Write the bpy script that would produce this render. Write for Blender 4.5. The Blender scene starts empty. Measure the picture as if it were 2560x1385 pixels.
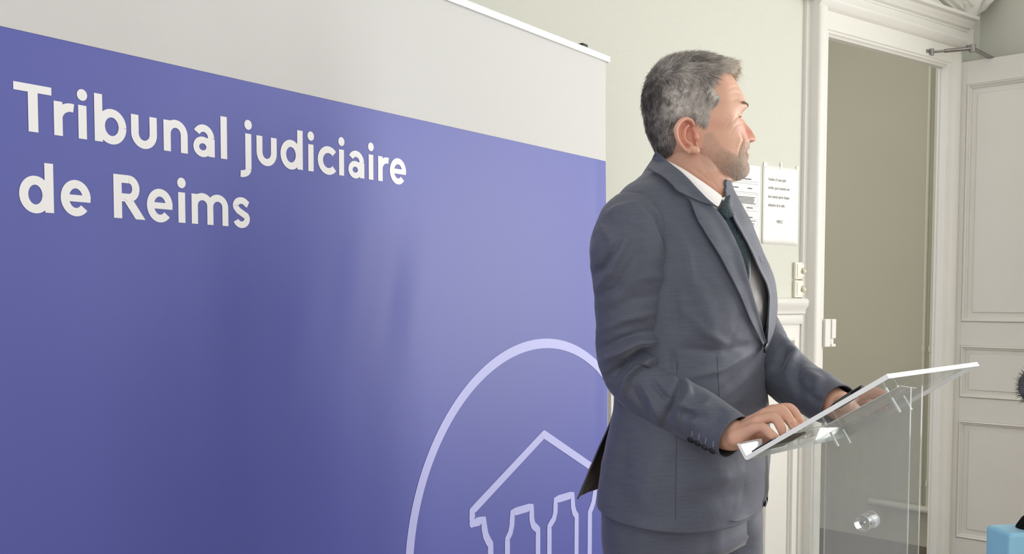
import bpy, bmesh, math, random
import numpy as np
from mathutils import Vector, Matrix, noise
from mathutils.bvhtree import BVHTree

random.seed(7)
rng = np.random.default_rng(7)
SC = bpy.context.scene
COL = SC.collection

# ------------------------------------------------------------------ camera
FPX, CX, CY, PITCH, ROLL, CAMH = 2300.0, 1280.0, 860.0, math.radians(2.793), math.radians(.097), 1.26
_fw = np.array([0, math.cos(PITCH), -math.sin(PITCH)]); _rt = np.array([1.0, 0, 0]); _up = np.cross(_rt, _fw)
CR = _rt*math.cos(ROLL) + _up*math.sin(ROLL)
CU = -_rt*math.sin(ROLL) + _up*math.cos(ROLL)
CW = _fw
CO = np.array([0, 0, CAMH])
cam_data = bpy.data.cameras.new('camera'); cam = bpy.data.objects.new('camera', cam_data); COL.objects.link(cam)
cam_data.sensor_fit = 'HORIZONTAL'; cam_data.sensor_width = 36.0
cam_data.lens = FPX/2560*36.0
cam_data.shift_y = (CY - 692.5)/2560
cam_data.clip_start = .02
M = Matrix.Identity(4)
for i in range(3):
    M[i][0] = CR[i]; M[i][1] = CU[i]; M[i][2] = -CW[i]; M[i][3] = CO[i]
cam.matrix_world = M
SC.camera = cam

# ------------------------------------------------------------------ view, world, lights
SC.view_settings.view_transform = 'Standard'
SC.view_settings.look = 'None'
SC.view_settings.exposure = 0.2
SC.view_settings.gamma = 1.0
SC.view_settings.use_curve_mapping = False
world = bpy.data.worlds.new('daylight'); SC.world = world
world.use_nodes = True
bg = world.node_tree.nodes['Background']
bg.inputs[0].default_value = (.985, .99, 1.0, 1); bg.inputs[1].default_value = 1.05

def az(a):
    a = math.radians(a); return np.array([math.cos(a), math.sin(a), 0.0])
def ray(px, py): return CR*(px-CX)/FPX + CU*(CY-py)/FPX + CW
def at(px, py, y):
    d = ray(px, py); return CO + d*(y/d[1])
def proj(P):
    v = np.asarray(P, float) - CO; z = v@CW
    return np.stack([CX+FPX*(v@CR)/z, CY-FPX*(v@CU)/z], -1)
def plane_hit(px, py, p0, n):
    d = ray(px, py); return CO + d*(((p0-CO)@n)/(d@n))

# frames of the place: the door wall, the right wall, the banner, the lectern
WD = az(34.97); WN = np.array([WD[1], -WD[0], 0.0])
Q0 = np.array([1.0298, 3.56, 0.0])
def W3(s, n, z): return Q0 + WD*s + WN*n + np.array([0, 0, z])
CORNER = 1.413
BD = az(52.17); BN = np.array([BD[1], -BD[0], 0.0]); B0 = np.array([.2843, 2.80, 0.0])
def B3(s, n, z): return B0 + BD*s + BN*n + np.array([0, 0, z])

def area(name, p, target, sx, sy, power, col):
    d = bpy.data.lights.new(name, 'AREA'); d.shape = 'RECTANGLE'; d.size = sx; d.size_y = sy
    d.energy = power; d.color = col
    o = bpy.data.objects.new(name, d); COL.objects.link(o)
    o.location = p
    o.rotation_euler = (Vector(target)-Vector(p)).to_track_quat('-Z', 'Y').to_euler()
    return o
# daylight through the two tall windows of the right wall
WIN = [(1.15, 2.2), (2.3, 3.35)]
for k, (a, b) in enumerate(WIN):
    m = (a+b)/2
    p = W3(CORNER+.22, m, 1.65); t = W3(CORNER-1.0, m, 1.62)
    area('window_daylight', p, t, b-a-.1, 2.1, 58, (1.0, .99, .97))

# ------------------------------------------------------------------ helpers
def lin(r, g, b):
    f = lambda c: (c/255/12.92) if c/255 <= .04045 else ((c/255+.055)/1.055)**2.4
    return (f(r), f(g), f(b), 1)
def nodes_of(name):
    m = bpy.data.materials.new(name); m.use_nodes = True
    nt = m.node_tree; return m, nt, nt.nodes['Principled BSDF']
def N(nt, t, **kw):
    n = nt.nodes.new(t)
    for k, v in kw.items():
        if k.startswith('i_'):
            key = k[2:]; key = int(key) if key.isdigit() else key.replace('_', ' ')
            n.inputs[key].default_value = v
        else: setattr(n, k, v)
    return n
def mapping(nt, scale, coord='Object', rot=(0, 0, 0)):
    tc = N(nt, 'ShaderNodeTexCoord'); mp = N(nt, 'ShaderNodeMapping')
    mp.inputs['Scale'].default_value = scale; mp.inputs['Rotation'].default_value = rot
    nt.links.new(tc.outputs[coord], mp.inputs['Vector']); return mp
def mat(name, col, rough=.5, spec=.5, metal=0, nscale=None, namt=.08, bump=0, bscale=None, bdist=.001, coord='Object', sheen=0, coat=0):
    m, nt, p = nodes_of(name)
    p.inputs['Base Color'].default_value = col; p.inputs['Roughness'].default_value = rough
    p.inputs['Specular IOR Level'].default_value = spec; p.inputs['Metallic'].default_value = metal
    if sheen: p.inputs['Sheen Weight'].default_value = sheen
    if coat: p.inputs['Coat Weight'].default_value = coat
    if nscale:
        mp = mapping(nt, nscale, coord); no = N(nt, 'ShaderNodeTexNoise', i_Scale=1.0, i_Detail=4.0)
        nt.links.new(mp.outputs[0], no.inputs['Vector'])
        mr = N(nt, 'ShaderNodeMapRange'); mr.inputs[1].default_value = .3; mr.inputs[2].default_value = .7
        mr.inputs[3].default_value = 1-namt; mr.inputs[4].default_value = 1+namt
        nt.links.new(no.outputs['Fac'], mr.inputs[0])
        mx = N(nt, 'ShaderNodeVectorMath', operation='SCALE'); mx.inputs[0].default_value = col[:3]
        nt.links.new(mr.outputs[0], mx.inputs['Scale']); nt.links.new(mx.outputs[0], p.inputs['Base Color'])
    if bump:
        mp = mapping(nt, bscale or nscale, coord); no = N(nt, 'ShaderNodeTexNoise', i_Scale=1.0, i_Detail=3.0)
        nt.links.new(mp.outputs[0], no.inputs['Vector'])
        bu = N(nt, 'ShaderNodeBump', i_Strength=bump, i_Distance=bdist)
        nt.links.new(no.outputs['Fac'], bu.inputs['Height']); nt.links.new(bu.outputs[0], p.inputs['Normal'])
    return m

def empty(name, loc, label=None, cat=None, group=None, kind=None):
    o = bpy.data.objects.new(name, None); COL.objects.link(o); o.location = loc; o.empty_display_size = .05
    tag(o, label, cat, group, kind); return o
def tag(o, label=None, cat=None, group=None, kind=None):
    if label: o['label'] = label
    if cat: o['category'] = cat
    if group: o['group'] = group
    if kind: o['kind'] = kind
    return o
def world_loc(o):
    l = np.array(o.location)
    while o.parent is not None: o = o.parent; l = l + np.array(o.location)
    return l
def obj(name, V, Fc, material, parent=None, smooth=False, origin=None, mats=None, midx=None):
    V = np.asarray(V, float).reshape(-1, 3)
    if origin is None:
        mn, mx = V.min(0), V.max(0); origin = np.array([(mn[0]+mx[0])/2, (mn[1]+mx[1])/2, mn[2]])
    me = bpy.data.meshes.new(name)
    me.from_pydata((V-origin).tolist(), [], [list(map(int, f)) for f in Fc])
    me.materials.append(material)
    for mm in (mats or []): me.materials.append(mm)
    if midx is not None: me.polygons.foreach_set('material_index', np.asarray(midx, np.int32))
    if smooth: me.polygons.foreach_set('use_smooth', [True]*len(me.polygons))
    me.update()
    o = bpy.data.objects.new(name, me); COL.objects.link(o)
    if parent is not None:
        o.parent = parent; o.location = origin - world_loc(parent)
    else: o.location = origin
    return o
class MB:
    def __init__(s): s.v = []; s.f = []; s.m = []
    def add(s, V, Fc, mi=0):
        b = len(s.v); s.v += [tuple(p) for p in np.asarray(V, float).reshape(-1, 3)]
        s.f += [tuple(int(i)+b for i in f) for f in Fc]; s.m += [mi]*len(Fc); return s
    def box(s, fr, a, b, mi=0):           # fr maps local (x,y,z) to world; a,b opposite corners
        P = [fr(x, y, z) for z in (a[2], b[2]) for y in (a[1], b[1]) for x in (a[0], b[0])]
        return s.add(P, [(0, 2, 3, 1), (4, 5, 7, 6), (0, 1, 5, 4), (2, 6, 7, 3), (0, 4, 6, 2), (1, 3, 7, 5)], mi)
    def prism(s, poly, fn, t0, t1, mi=0):  # poly: 2-D outline, fn(a,b,t)
        n = len(poly)
        P = [fn(a, b, t) for t in (t0, t1) for a, b in poly]
        F_ = [tuple(range(n))[::-1], tuple(range(n, 2*n))] + [(i, (i+1) % n, n+(i+1) % n, n+i) for i in range(n)]
        return s.add(P, F_, mi)
    def tube(s, pts, rad, n=12, closed=True, mi=0, flat=None):
        V, F_ = tube(pts, rad, n, closed, flat); return s.add(V, F_, mi)
    def build(s, name, material, parent=None, smooth=False, mats=None, bevel=0, seg=2):
        o = obj(name, s.v, s.f, material, parent, smooth, mats=mats, midx=s.m if mats else None)
        fix_normals(o)
        if bevel:
            md = o.modifiers.new('bevel', 'BEVEL'); md.width = bevel; md.segments = seg; md.limit_method = 'ANGLE'; md.angle_limit = .6
        if smooth: autosmooth(o)
        return o
def fix_normals(o):
    bm = bmesh.new(); bm.from_mesh(o.data); bmesh.ops.recalc_face_normals(bm, faces=bm.faces); bm.to_mesh(o.data); bm.free()
def autosmooth(o, ang=.7):
    try: o.data.set_sharp_from_angle(angle=ang)
    except Exception: pass
def tube(pts, rad, n=12, closed=True, flat=None, up=None):
    P = np.asarray(pts, float); k = len(P); rad = np.broadcast_to(np.asarray(rad, float), (k,)) if np.ndim(rad) < 2 else np.asarray(rad)
    T = np.gradient(P, axis=0); T /= np.linalg.norm(T, axis=1)[:, None]
    u = np.array(up if up is not None else ([0, 0, 1] if abs(T[0][2]) < .9 else [1, 0, 0]), float)
    V = []
    for i in range(k):
        u = u - T[i]*(u@T[i]); u /= np.linalg.norm(u); w = np.cross(T[i], u)
        ru, rw = (rad[i], rad[i]) if np.ndim(rad) < 2 else rad[i]
        for j in range(n):
            a = 2*math.pi*j/n; V.append(P[i] + u*math.cos(a)*ru + w*math.sin(a)*rw)
    F_ = [(i*n+j, i*n+(j+1) % n, (i+1)*n+(j+1) % n, (i+1)*n+j) for i in range(k-1) for j in range(n)]
    if closed: F_ += [tuple(range(n))[::-1], tuple(range((k-1)*n, k*n))]
    return np.array(V), F_
def capsule(pts, rad, n=14, flat=None, up=None):
    """tube with rounded ends"""
    P = [np.asarray(p, float) for p in pts]; r = list(rad)
    d0 = P[0]-P[1]; d0 /= np.linalg.norm(d0); d1 = P[-1]-P[-2]; d1 /= np.linalg.norm(d1)
    A, ra = [], []
    for t in (80, 55, 30): A.append(P[0]+d0*r[0]*math.sin(math.radians(t))); ra.append(r[0]*math.cos(math.radians(t)))
    Bq, rb = [], []
    for t in (30, 55, 80): Bq.append(P[-1]+d1*r[-1]*math.sin(math.radians(t))); rb.append(r[-1]*math.cos(math.radians(t)))
    return tube(A+P+Bq, ra+r+rb, n, True, None, up)
def smooth_path(pts, rad=None, n=8):
    """Catmull-Rom through points (and matching radii)"""
    P = np.asarray(pts, float); k = len(P)
    Q = np.vstack([2*P[0]-P[1], P, 2*P[-1]-P[-2]])
    Rr = None
    if rad is not None:
        Rr = np.asarray(rad, float); Rr = Rr.reshape(k, -1); Rr = np.vstack([2*Rr[0]-Rr[1], Rr, 2*Rr[-1]-Rr[-2]])
    out, ro = [], []
    def cr(A, i, t): return .5*((2*A[i+1]) + (-A[i]+A[i+2])*t + (2*A[i]-5*A[i+1]+4*A[i+2]-A[i+3])*t*t + (-A[i]+3*A[i+1]-3*A[i+2]+A[i+3])*t**3)
    for i in range(k-1):
        for j in range(n):
            out.append(cr(Q, i, j/n))
            if Rr is not None: ro.append(cr(Rr, i, j/n))
    out.append(P[-1])
    if Rr is not None:
        ro.append(Rr[-2]); ro = np.array(ro); ro = ro[:, 0] if ro.shape[1] == 1 else ro
        return np.array(out), ro
    return np.array(out)
def interp(x, xs, ys):
    xs = np.asarray(xs, float); ys = np.asarray(ys, float); o = np.argsort(xs); return np.interp(x, xs[o], ys[o])
def cubic(x, xs, ys):
    """smooth monotone-ish interpolation (Catmull-Rom tangents)"""
    xs = np.asarray(xs, float); ys = np.asarray(ys, float); o = np.argsort(xs); xs, ys = xs[o], ys[o]
    m = np.gradient(ys, xs); x = np.clip(np.asarray(x, float), xs[0], xs[-1])
    i = np.clip(np.searchsorted(xs, x)-1, 0, len(xs)-2); h = xs[i+1]-xs[i]; t = (x-xs[i])/h
    return (2*t**3-3*t**2+1)*ys[i] + (t**3-2*t**2+t)*h*m[i] + (-2*t**3+3*t**2)*ys[i+1] + (t**3-t**2)*h*m[i+1]

# ------------------------------------------------------------------ materials of the room
def wallpaper(name, col):
    m, nt, p = nodes_of(name)
    p.inputs['Roughness'].default_value = .6; p.inputs['Specular IOR Level'].default_value = .3
    mp = mapping(nt, (40, 40, 330)); no = N(nt, 'ShaderNodeTexNoise', i_Scale=1.0, i_Detail=3.0)
    nt.links.new(mp.outputs[0], no.inputs['Vector'])
    mr = N(nt, 'ShaderNodeMapRange'); mr.inputs[3].default_value = .955; mr.inputs[4].default_value = 1.03
    nt.links.new(no.outputs['Fac'], mr.inputs[0])
    mx = N(nt, 'ShaderNodeVectorMath', operation='SCALE'); mx.inputs[0].default_value = col[:3]
    nt.links.new(mr.outputs[0], mx.inputs['Scale']); nt.links.new(mx.outputs[0], p.inputs['Base Color'])
    bu = N(nt, 'ShaderNodeBump', i_Strength=.35, i_Distance=.0012)
    nt.links.new(no.outputs['Fac'], bu.inputs['Height']); nt.links.new(bu.outputs[0], p.inputs['Normal'])
    return m
M_wall = wallpaper('wall_textured_paint', lin(213, 214, 203))
M_trim = mat('trim_paint', lin(229, 228, 221), .42, .4, nscale=(6, 6, 6), namt=.015, bump=.12, bscale=(30, 30, 30))
M_door = mat('door_paint', lin(217, 215, 207), .45, .4, nscale=(5, 5, 5), namt=.015, bump=.1, bscale=(35, 35, 35))
M_hall = mat('hall_paint', lin(196, 192, 172), .6, .3, nscale=(2, 2, 2), namt=.02)
M_hallbase = mat('hall_skirting', lin(200, 198, 184), .5, .3, nscale=(5, 5, 5), namt=.02)
M_ceil = mat('ceiling_paint', lin(236, 235, 228), .7, .2, nscale=(3, 3, 3), namt=.01)
M_wood = mat('parquet_wood', lin(128, 104, 82), .4, .5, nscale=(3, 40, 3), namt=.25, bump=.1, bscale=(4, 60, 4))
M_hallfloor = mat('hall_floor_wood', lin(104, 92, 80), .4, .5, nscale=(3, 30, 3), namt=.25)
M_pipe = mat('pipe_paint', lin(214, 212, 196), .4, .5, nscale=(9, 9, 9), namt=.03)
M_steel = mat('brushed_steel', lin(150, 148, 146), .3, .5, 1.0, nscale=(60, 60, 8), namt=.1)
M_black = mat('black_plastic', lin(24, 24, 26), .45, .5, nscale=(30, 30, 30), namt=.1)

# ------------------------------------------------------------------ the room
def plank_floor():
    root = empty('floor', (0.5, 2.0, -.03), kind='structure')
    mb = MB(); mb.box(lambda x, y, z: W3(x, y, z), (-4.2, 0.0, -.06), (CORNER, 6.5, -.022))
    mb.build('subfloor', M_wood, root)
    first = None; pw, plen = .14, 1.4; k = 0
    for i in range(24):
        s0 = -1.95 + i*pw
        off = (i % 3)*.45
        for j in range(3):
            n0 = .02 + j*plen - off; n1 = n0+plen-.003
            n0 = max(n0, .02)
            mb = MB(); mb.box(lambda x, y, z: W3(x, y, z), (s0, n0, -.022), (s0+pw-.003, n1, 0))
            mb.build('plank', M_wood, root)
plank_floor()

def build_walls():
    L, Rr = .2455, 1.0954; TOPZ = 2.30; CE = 3.25; T = .014
    mb = MB()
    g = .02
    mb.box(W3, (-4.2, -T+.001, 0), (L-g, 0, CE)); mb.box(W3, (L-g, -T+.001, TOPZ+g), (Rr+g, 0, CE)); mb.box(W3, (Rr+g, -T+.001, 0), (CORNER+.2, 0, CE))
    tag(mb.build('wall_back', M_wall), kind='structure')
    # right wall with two window openings
    mb = MB(); t0, t1 = CORNER, CORNER+.2; z0, z1 = .55, 2.75
    y = 0.0
    for a, b in WIN:
        mb.box(W3, (t0, y, 0), (t1, a, CE)); mb.box(W3, (t0, a, 0), (t1, b, z0)); mb.box(W3, (t0, a, z1), (t1, b, CE)); y = b
    mb.box(W3, (t0, y, 0), (t1, 6.5, CE))
    tag(mb.build('wall_right', M_wall), kind='structure')
    for k, (a, b) in enumerate(WIN):
        w = empty('window_%d' % (k+1), W3(CORNER+.1, (a+b)/2, z0), kind='structure')
        for c in (a, (a+b)/2-.03, b-.06):
            MB().box(W3, (t0+.07, c, z0), (t0+.13, c+.06, z1)).build('window_post', M_trim, w, bevel=.005)
        for zz in (z0, 1.95, z1-.06):
            MB().box(W3, (t0+.075, a+.06, zz), (t0+.125, b-.06, zz+.06)).build('window_rail', M_trim, w, bevel=.005)
        MB().box(W3, (t0-.04, a-.03, z0-.04), (t0+.07, b+.03, z0)).build('window_sill', M_trim, w, bevel=.006)
    mb = MB(); mb.box(W3, (-4.2, -T, CE), (CORNER+.2, 6.5, CE+.1))
    tag(mb.build('ceiling', M_ceil), kind='structure')
    # wainscot below the chair rail, left of the door
    ws = empty('trim_1', W3(-.6, .01, 0), kind='structure')
    a, b = -1.6, .125
    MB().box(W3, (a, 0, .14), (b, .006, 1.165)).build('wainscot_backing', M_trim, ws)
    prof = [(0, 1.165), (.016, 1.165), (.02, 1.176), (.020, 1.2), (.03, 1.206), (.032, 1.222), (.044, 1.236), (.046, 1.256), (.038, 1.264), (0, 1.266)]
    MB().prism(prof, lambda n, z, s: W3(s, n, z), a, b).build('chair_rail', M_trim, ws, smooth=True)
    skp = [(0, 0), (.022, 0), (.022, .12), (.016, .135), (.008, .14), (0, .14)]
    MB().prism(skp, lambda n, z, s: W3(s, n, z), a, b).build('skirting_board', M_trim, ws)
    for (p0, p1) in ((-1.5, -.86), (-.78, -.14), (-.085, .085)):
        frame_mould(lambda s, z, n: W3(s, n+.006, z), p0, p1, .2, 1.11, .022, .014, 'panel_moulding', M_trim, ws)
    # door casing
    cs = empty('trim_2', W3(.67, .02, 0), kind='structure')
    def casing(sgn, s_in):
        X = lambda d: s_in - sgn*d        # d measured outward from the opening
        prof = [(0, -T), (0, .022), (.004, .028), (.026, .028), (.03, .034), (.036, .046), (.05, .05), (.078, .05), (.088, .044), (.093, .03), (.096, .016), (.118, .012), (.121, 0), (.03, 0), (.03, -T)]
        MB().prism(prof, lambda d, n, z: W3(X(d), n, z), 0, 2.44 if sgn > 0 else 2.36).build('casing_upright', M_trim, cs, smooth=True)
    casing(1, L); casing(-1, Rr)
    arch = [(-T, 2.30), (.014, 2.30), (.018, 2.307), (.026, 2.311), (.026, 2.318), (.032, 2.322), (.032, 2.392), (.04, 2.395), (.052, 2.402), (.056, 2.412), (.064, 2.418), (.066, 2.426), (.032, 2.43), (0, 2.43), (-T, 2.36)]
    MB().prism(arch, lambda n, z, s: W3(s, n, z), .155, 1.20).build('door_architrave', M_trim, cs, smooth=True)
    MB().box(W3, (.03, 0, 2.42), (1.30, .03, 2.50)).build('frieze_board', M_trim, cs)
    corn = [(0, 2.475), (.034, 2.475), (.036, 2.482), (.05, 2.486), (.056, 2.497), (.064, 2.503), (.068, 2.512), (.085, 2.517), (.088, 2.53), (.0, 2.536)]
    MB().prism(corn, lambda n, z, s: W3(s, n, z), .09, 1.245).build('door_cornice', M_trim, cs, smooth=True)
    # raking mouldings of the pediment
    for sg in (1, -1):
        def rk(n, h, t, sg=sg):
            sl = .285; ss = .667 + sg*(.578 - t); zz = 2.53 + t*sl + h
            return W3(ss, n, zz)
        rp = [(0, 0), (.03, 0), (.034, .008), (.05, .012), (.056, .022), (.06, .028), (.078, .036), (.082, .05), (0, .055)]
        MB().prism(rp, rk, 0.0, .59).build('pediment_rake', M_trim, cs, smooth=True)
    MB().prism([(.09+.05, 2.53), (1.245-.05, 2.53), (.667, 2.69)], lambda s, z, n: W3(s, n, z), 0, .02).build('pediment_field', M_trim, cs)
    # door stop on the jamb
    MB().box(W3, (L-.001, -.012, 0), (L+.008, -.004, 2.299)).build('door_stop', M_trim, cs)
    MB().box(W3, (Rr-.006, -.012, 0), (Rr+.001, -.004, 2.299)).build('door_stop', M_trim, cs)

def frame_mould(fr, a, b, z0, z1, w, h, name, material, parent):
    """mitred moulding frame around a rectangle; fr(s,z,n)"""
    prof = [(0, 0), (0, h*.55), (w*.18, h*.9), (w*.34, h), (w*.5, h*.82), (w*.62, h*.45), (w*.8, h*.5), (w, h*.2), (w, 0)]
    V = []; n = len(prof)
    for (cx_, cz, sx, sz) in ((a, z0, 1, 1), (b, z0, -1, 1), (b, z1, -1, -1), (a, z1, 1, -1)):
        for d, hh in prof: V.append(fr(cx_+sx*d, cz+sz*d, hh))
    F_ = [(k*n+i, k*n+i+1, ((k+1) % 4)*n+i+1, ((k+1) % 4)*n+i) for k in range(4) for i in range(n-1)]
    o = obj(name, V, F_, material, parent, smooth=True); fix_normals(o); autosmooth(o, .5); return o
build_walls()

# carved leaf ornament over the door's corner
def ornament():
    nu, nv = 60, 40; V = []
    for i in range(nu):
        u = i/(nu-1)                      # along the rake from centre to the tip
        for j in range(nv):
            v = j/(nv-1)                  # from the rake upward/outward
            s = 1.06 + .30*u**1.15
            bot = 2.585 - .055*u + .02*math.sin(u*7.5) + .05*max(0, u-.62)*2
            top = 2.80 - .05*u
            z = bot + (top-bot)*v
            curl = .055 + .05*math.sin(math.pi*min(1, v*1.15))*(.5+.5*u)
            rip = .010*math.sin(22*u - 6*v + 1.2*math.sin(3*v)) + .004*math.sin(41*u+3*v)
            n = curl + rip*(.4+.6*math.sin(math.pi*min(1, v+.25)))
            V.append(W3(s + .012*math.sin(9*v+4*u), max(n, .01), z))
    b = len(V)
    V2 = []
    for i in range(nu):
        for j in range(nv):
            p = np.array(V[i*nv+j]); V2.append(p - WN*.035)
    F_ = [(i*nv+j, i*nv+j+1, (i+1)*nv+j+1, (i+1)*nv+j) for i in range(nu-1) for j in range(nv-1)]
    F_ += [tuple(b+q for q in f[::-1]) for f in F_]
    rim = [i*nv for i in range(nu)] + [(nu-1)*nv+j for j in range(1, nv)] + [i*nv+nv-1 for i in range(nu-2, -1, -1)] + [j for j in range(nv-2, 0, -1)]
    F_ += [(rim[k], rim[(k+1) % len(rim)], b+rim[(k+1) % len(rim)], b+rim[k]) for k in range(len(rim))]
    o = obj('trim_3', V+V2, F_, M_trim, None, smooth=True); fix_normals(o); tag(o, kind='structure')
ornament()

# ------------------------------------------------------------------ hall beyond the door
def hall():
    hd = az(135.7); hn = np.array([-hd[1], -hd[0]*-1, 0]); hn = np.array([hd[1]*-1, hd[0], 0])
    p0 = np.array([2.1306, 4.6206, 0])
    if hn@(np.array([0, 3.0, 0])-p0) < 0: hn = -hn
    def H3(t, n, z): return p0 + hd*t + hn*n + np.array([0, 0, z])
    tag(MB().box(H3, (-.28, -.1, 0), (3.2, 0, 3.1)).build('wall_hall', M_hall), kind='structure')
    tag(MB().box(H3, (-.28, -.1, -.06), (3.2, 2.6, 0)).build('floor_hall', M_hallfloor), kind='structure')
    tag(MB().box(H3, (.4, 0, 3.0), (3.2, 2.6, 3.1)).build('ceiling_hall', M_hall), kind='structure')
    tag(MB().box(H3, (3.1, 0, 0), (3.2, 2.6, 3.0)).build('wall_hall_end', M_hall), kind='structure')
    area('hall_fill', H3(1.5, 1.4, 2.95), H3(1.3, .9, 0), .5, .5, 9, (1.0, .97, .92))  # unseen fill light, added to brighten the hall
    pp = empty('heating_pipes', H3(.0, .04, 0), 'cream painted heating pipes running up the hall wall beside the open door', 'pipes')
    for t, r in ((.004, .0125), (.042, .009)):
        MB().tube([H3(t, .04, .2), H3(t, .04, 2.98)], r, 16).build('riser_pipe', M_pipe, pp, smooth=True)
        for zz in (1.0, .32):
            MB().tube([H3(t, .04, zz), H3(t, .04, zz+.03)], r*1.35, 16).build('pipe_coupling', M_pipe, pp, smooth=True)
        MB().tube([H3(t, .04, .9), H3(t, 0, .9)], r*.6, 10).build('pipe_bracket', M_pipe, pp, smooth=True)
    MB().tube([H3(-.1, .045, .2), H3(.3, .045, .2)], .02, 16).build('branch_pipe', M_pipe, pp, smooth=True)
hall()

# ------------------------------------------------------------------ open door leaf
def door_leaf():
    hinge = np.array([1.9856, 4.2285, 0.0]); dd = az(139.605-180); dn = np.array([dd[1], -dd[0], 0])
    if dn@(-hinge) < 0: dn = -dn
    Lf = .88
    def D3(t, n, z): return hinge + dd*t + dn*n + np.array([0, 0, z])
    root = empty('door_1', D3(.44, 0, .02), kind='structure')
    T = .04
    cols = [(.072, .405), (.475, .808)]; rows = [(.17, .712), (.816, 1.054), (1.16, 2.225)]
    # stiles and rails around recessed panels
    for a, b in ((0, .072), (.405, .475), (.808, Lf)):
        MB().box(D3, (a, -T, .02), (b, 0, 2.327)).build('stile', M_door, root, bevel=.0015)
    for z0, z1 in ((.02, .17), (.712, .816), (1.054, 1.16), (2.225, 2.327)):
        for a, b in cols:
            MB().box(D3, (a, -T, z0), (b, 0, z1)).build('rail', M_door, root)
    for a, b in cols:
        for z0, z1 in rows:
            m = .042 if z1-z0 > .4 else .034
            mb = MB(); mb.box(D3, (a, -.03, z0), (b, -.012, z1))
            # raised field with a sloped border
            P = [(a+m, z0+m), (b-m, z0+m), (b-m, z1-m), (a+m, z1-m)]; q = .004
            P2 = [(a+m+q, z0+m+q), (b-m-q, z0+m+q), (b-m-q, z1-m-q), (a+m+q, z1-m-q)]
            mb.add([D3(t, -.012, z) for t, z in P]+[D3(t, -.005, z) for t, z in P2], [(0, 1, 5, 4), (1, 2, 6, 5), (2, 3, 7, 6), (3, 0, 4, 7), (4, 5, 6, 7)])
            pn = mb.build('door_panel', M_door, root)
            frame_mould(lambda t, z, n: D3(t, n-.012, z), a, b, z0, z1, .02, .019, 'panel_moulding', M_door, pn)
    # closer arm at the top of the leaf
    cl = empty('door_closer', W3(.95, .05, 2.32), 'grey metal door closer arm joining the lintel to the open door', 'door closer')
    p_br = at(2322, 131, 4.08); p_kn = at(2431, 121, 4.05); p_end = at(2478, 145, 4.125)
    e1 = (p_kn-p_br); e1 /= np.linalg.norm(e1)
    def fr(x, y, z): return p_br + WD*x + WN*y + np.array([0, 0, z])
    MB().box(fr, (-.03, -.06, -.006), (.02, .012, .008)).build('foot_bracket', M_steel, cl, bevel=.002)
    MB().tube([p_br+e1*.01+np.array([0, 0, -.014]), p_br+e1*.01+np.array([0, 0, .014])], .011, 14).build('foot_pivot', M_steel, cl, smooth=True)
    MB().tube([p_br, p_br+e1*.07], .005, 10).build('threaded_rod', M_steel, cl, smooth=True)
    MB().tube([p_br+e1*.065, p_kn], .0085, 12).build('tube_arm', M_steel, cl, smooth=True)
    MB().tube([p_kn+np.array([0, 0, -.016]), p_kn+np.array([0, 0, .016])], .013, 14).build('elbow_pivot', M_steel, cl, smooth=True)
    e2 = p_end-p_kn; ln = np.linalg.norm(e2); e2 /= ln; sd = np.cross(e2, [0, 0, 1]); sd /= np.linalg.norm(sd)
    upv = np.cross(sd, e2)
    MB().box(lambda x, y, z: p_kn+e2*x+sd*y+upv*z, (0, -.011, -.004), (ln+.03, .011, .004)).build('flat_arm', M_steel, cl, bevel=.0015)
    MB().box(lambda x, y, z: D3(.16, .0, 2.25)+dd*x+dn*y+np.array([0, 0, z]), (0, -.10, -.02), (.2, -.045, .04)).build('closer_body', M_steel, cl, bevel=.006)
door_leaf()

# lock keeper on the left jamb
def keeper():
    root = empty('lock_keeper', W3(.25, .04, 1.07), 'white painted box keeper for the lock on the door casing', 'lock keeper')
    MB().box(W3, (.218, .028, 1.072), (.256, .055, 1.183)).build('keeper_plate', M_trim, root, bevel=.003)
    for z0, z1 in ((1.105, 1.183), (1.072, 1.084)):
        MB().box(W3, (.254, .02, z0), (.282, .06, z1)).build('keeper_box', M_trim, root, bevel=.003)
    MB().box(W3, (.254, .022, 1.08), (.272, .056, 1.11)).build('keeper_bridge', M_trim, root, bevel=.002)
keeper()

# ------------------------------------------------------------------ switches and notices
M_switch = mat('switch_plastic', lin(236, 232, 214), .35, .5, nscale=(20, 20, 20), namt=.01)
M_switchd = mat('switch_slot', lin(170, 166, 150), .5, .4, nscale=(20, 20, 20), namt=.02)
def switch(z0, z1, lab, k):
    root = empty('light_switch', W3(.12, .0, z0), lab, 'light switch', None)
    MB().box(W3, (.084, 0, z0+.001), (.168, .012, z1-.001)).build('switch_plate', M_switch, root, bevel=.003)
    MB().box(W3, (.094, .012, z0+.009), (.158, .0145, z1-.009)).build('inner_plate', M_switch, root, bevel=.001)
    MB().box(W3, (.118, .0145, z0+.022), (.134, .0152, z1-.022)).build('rocker_well', M_switchd, root)
    MB().prism([(0, .026), (0, .044), (.012, .036), (.014, .03), (.006, .024)], lambda n, z, s: W3(s, n+.0145, z0+z), .121, .131).build('toggle', M_switch, root, bevel=.001)
switch(1.3385, 1.407, 'cream square light switch, upper one of the pair beside the door casing', 0)
switch(1.267, 1.3365, 'cream square light switch, lower one of the pair, just above the chair rail', 1)

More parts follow.
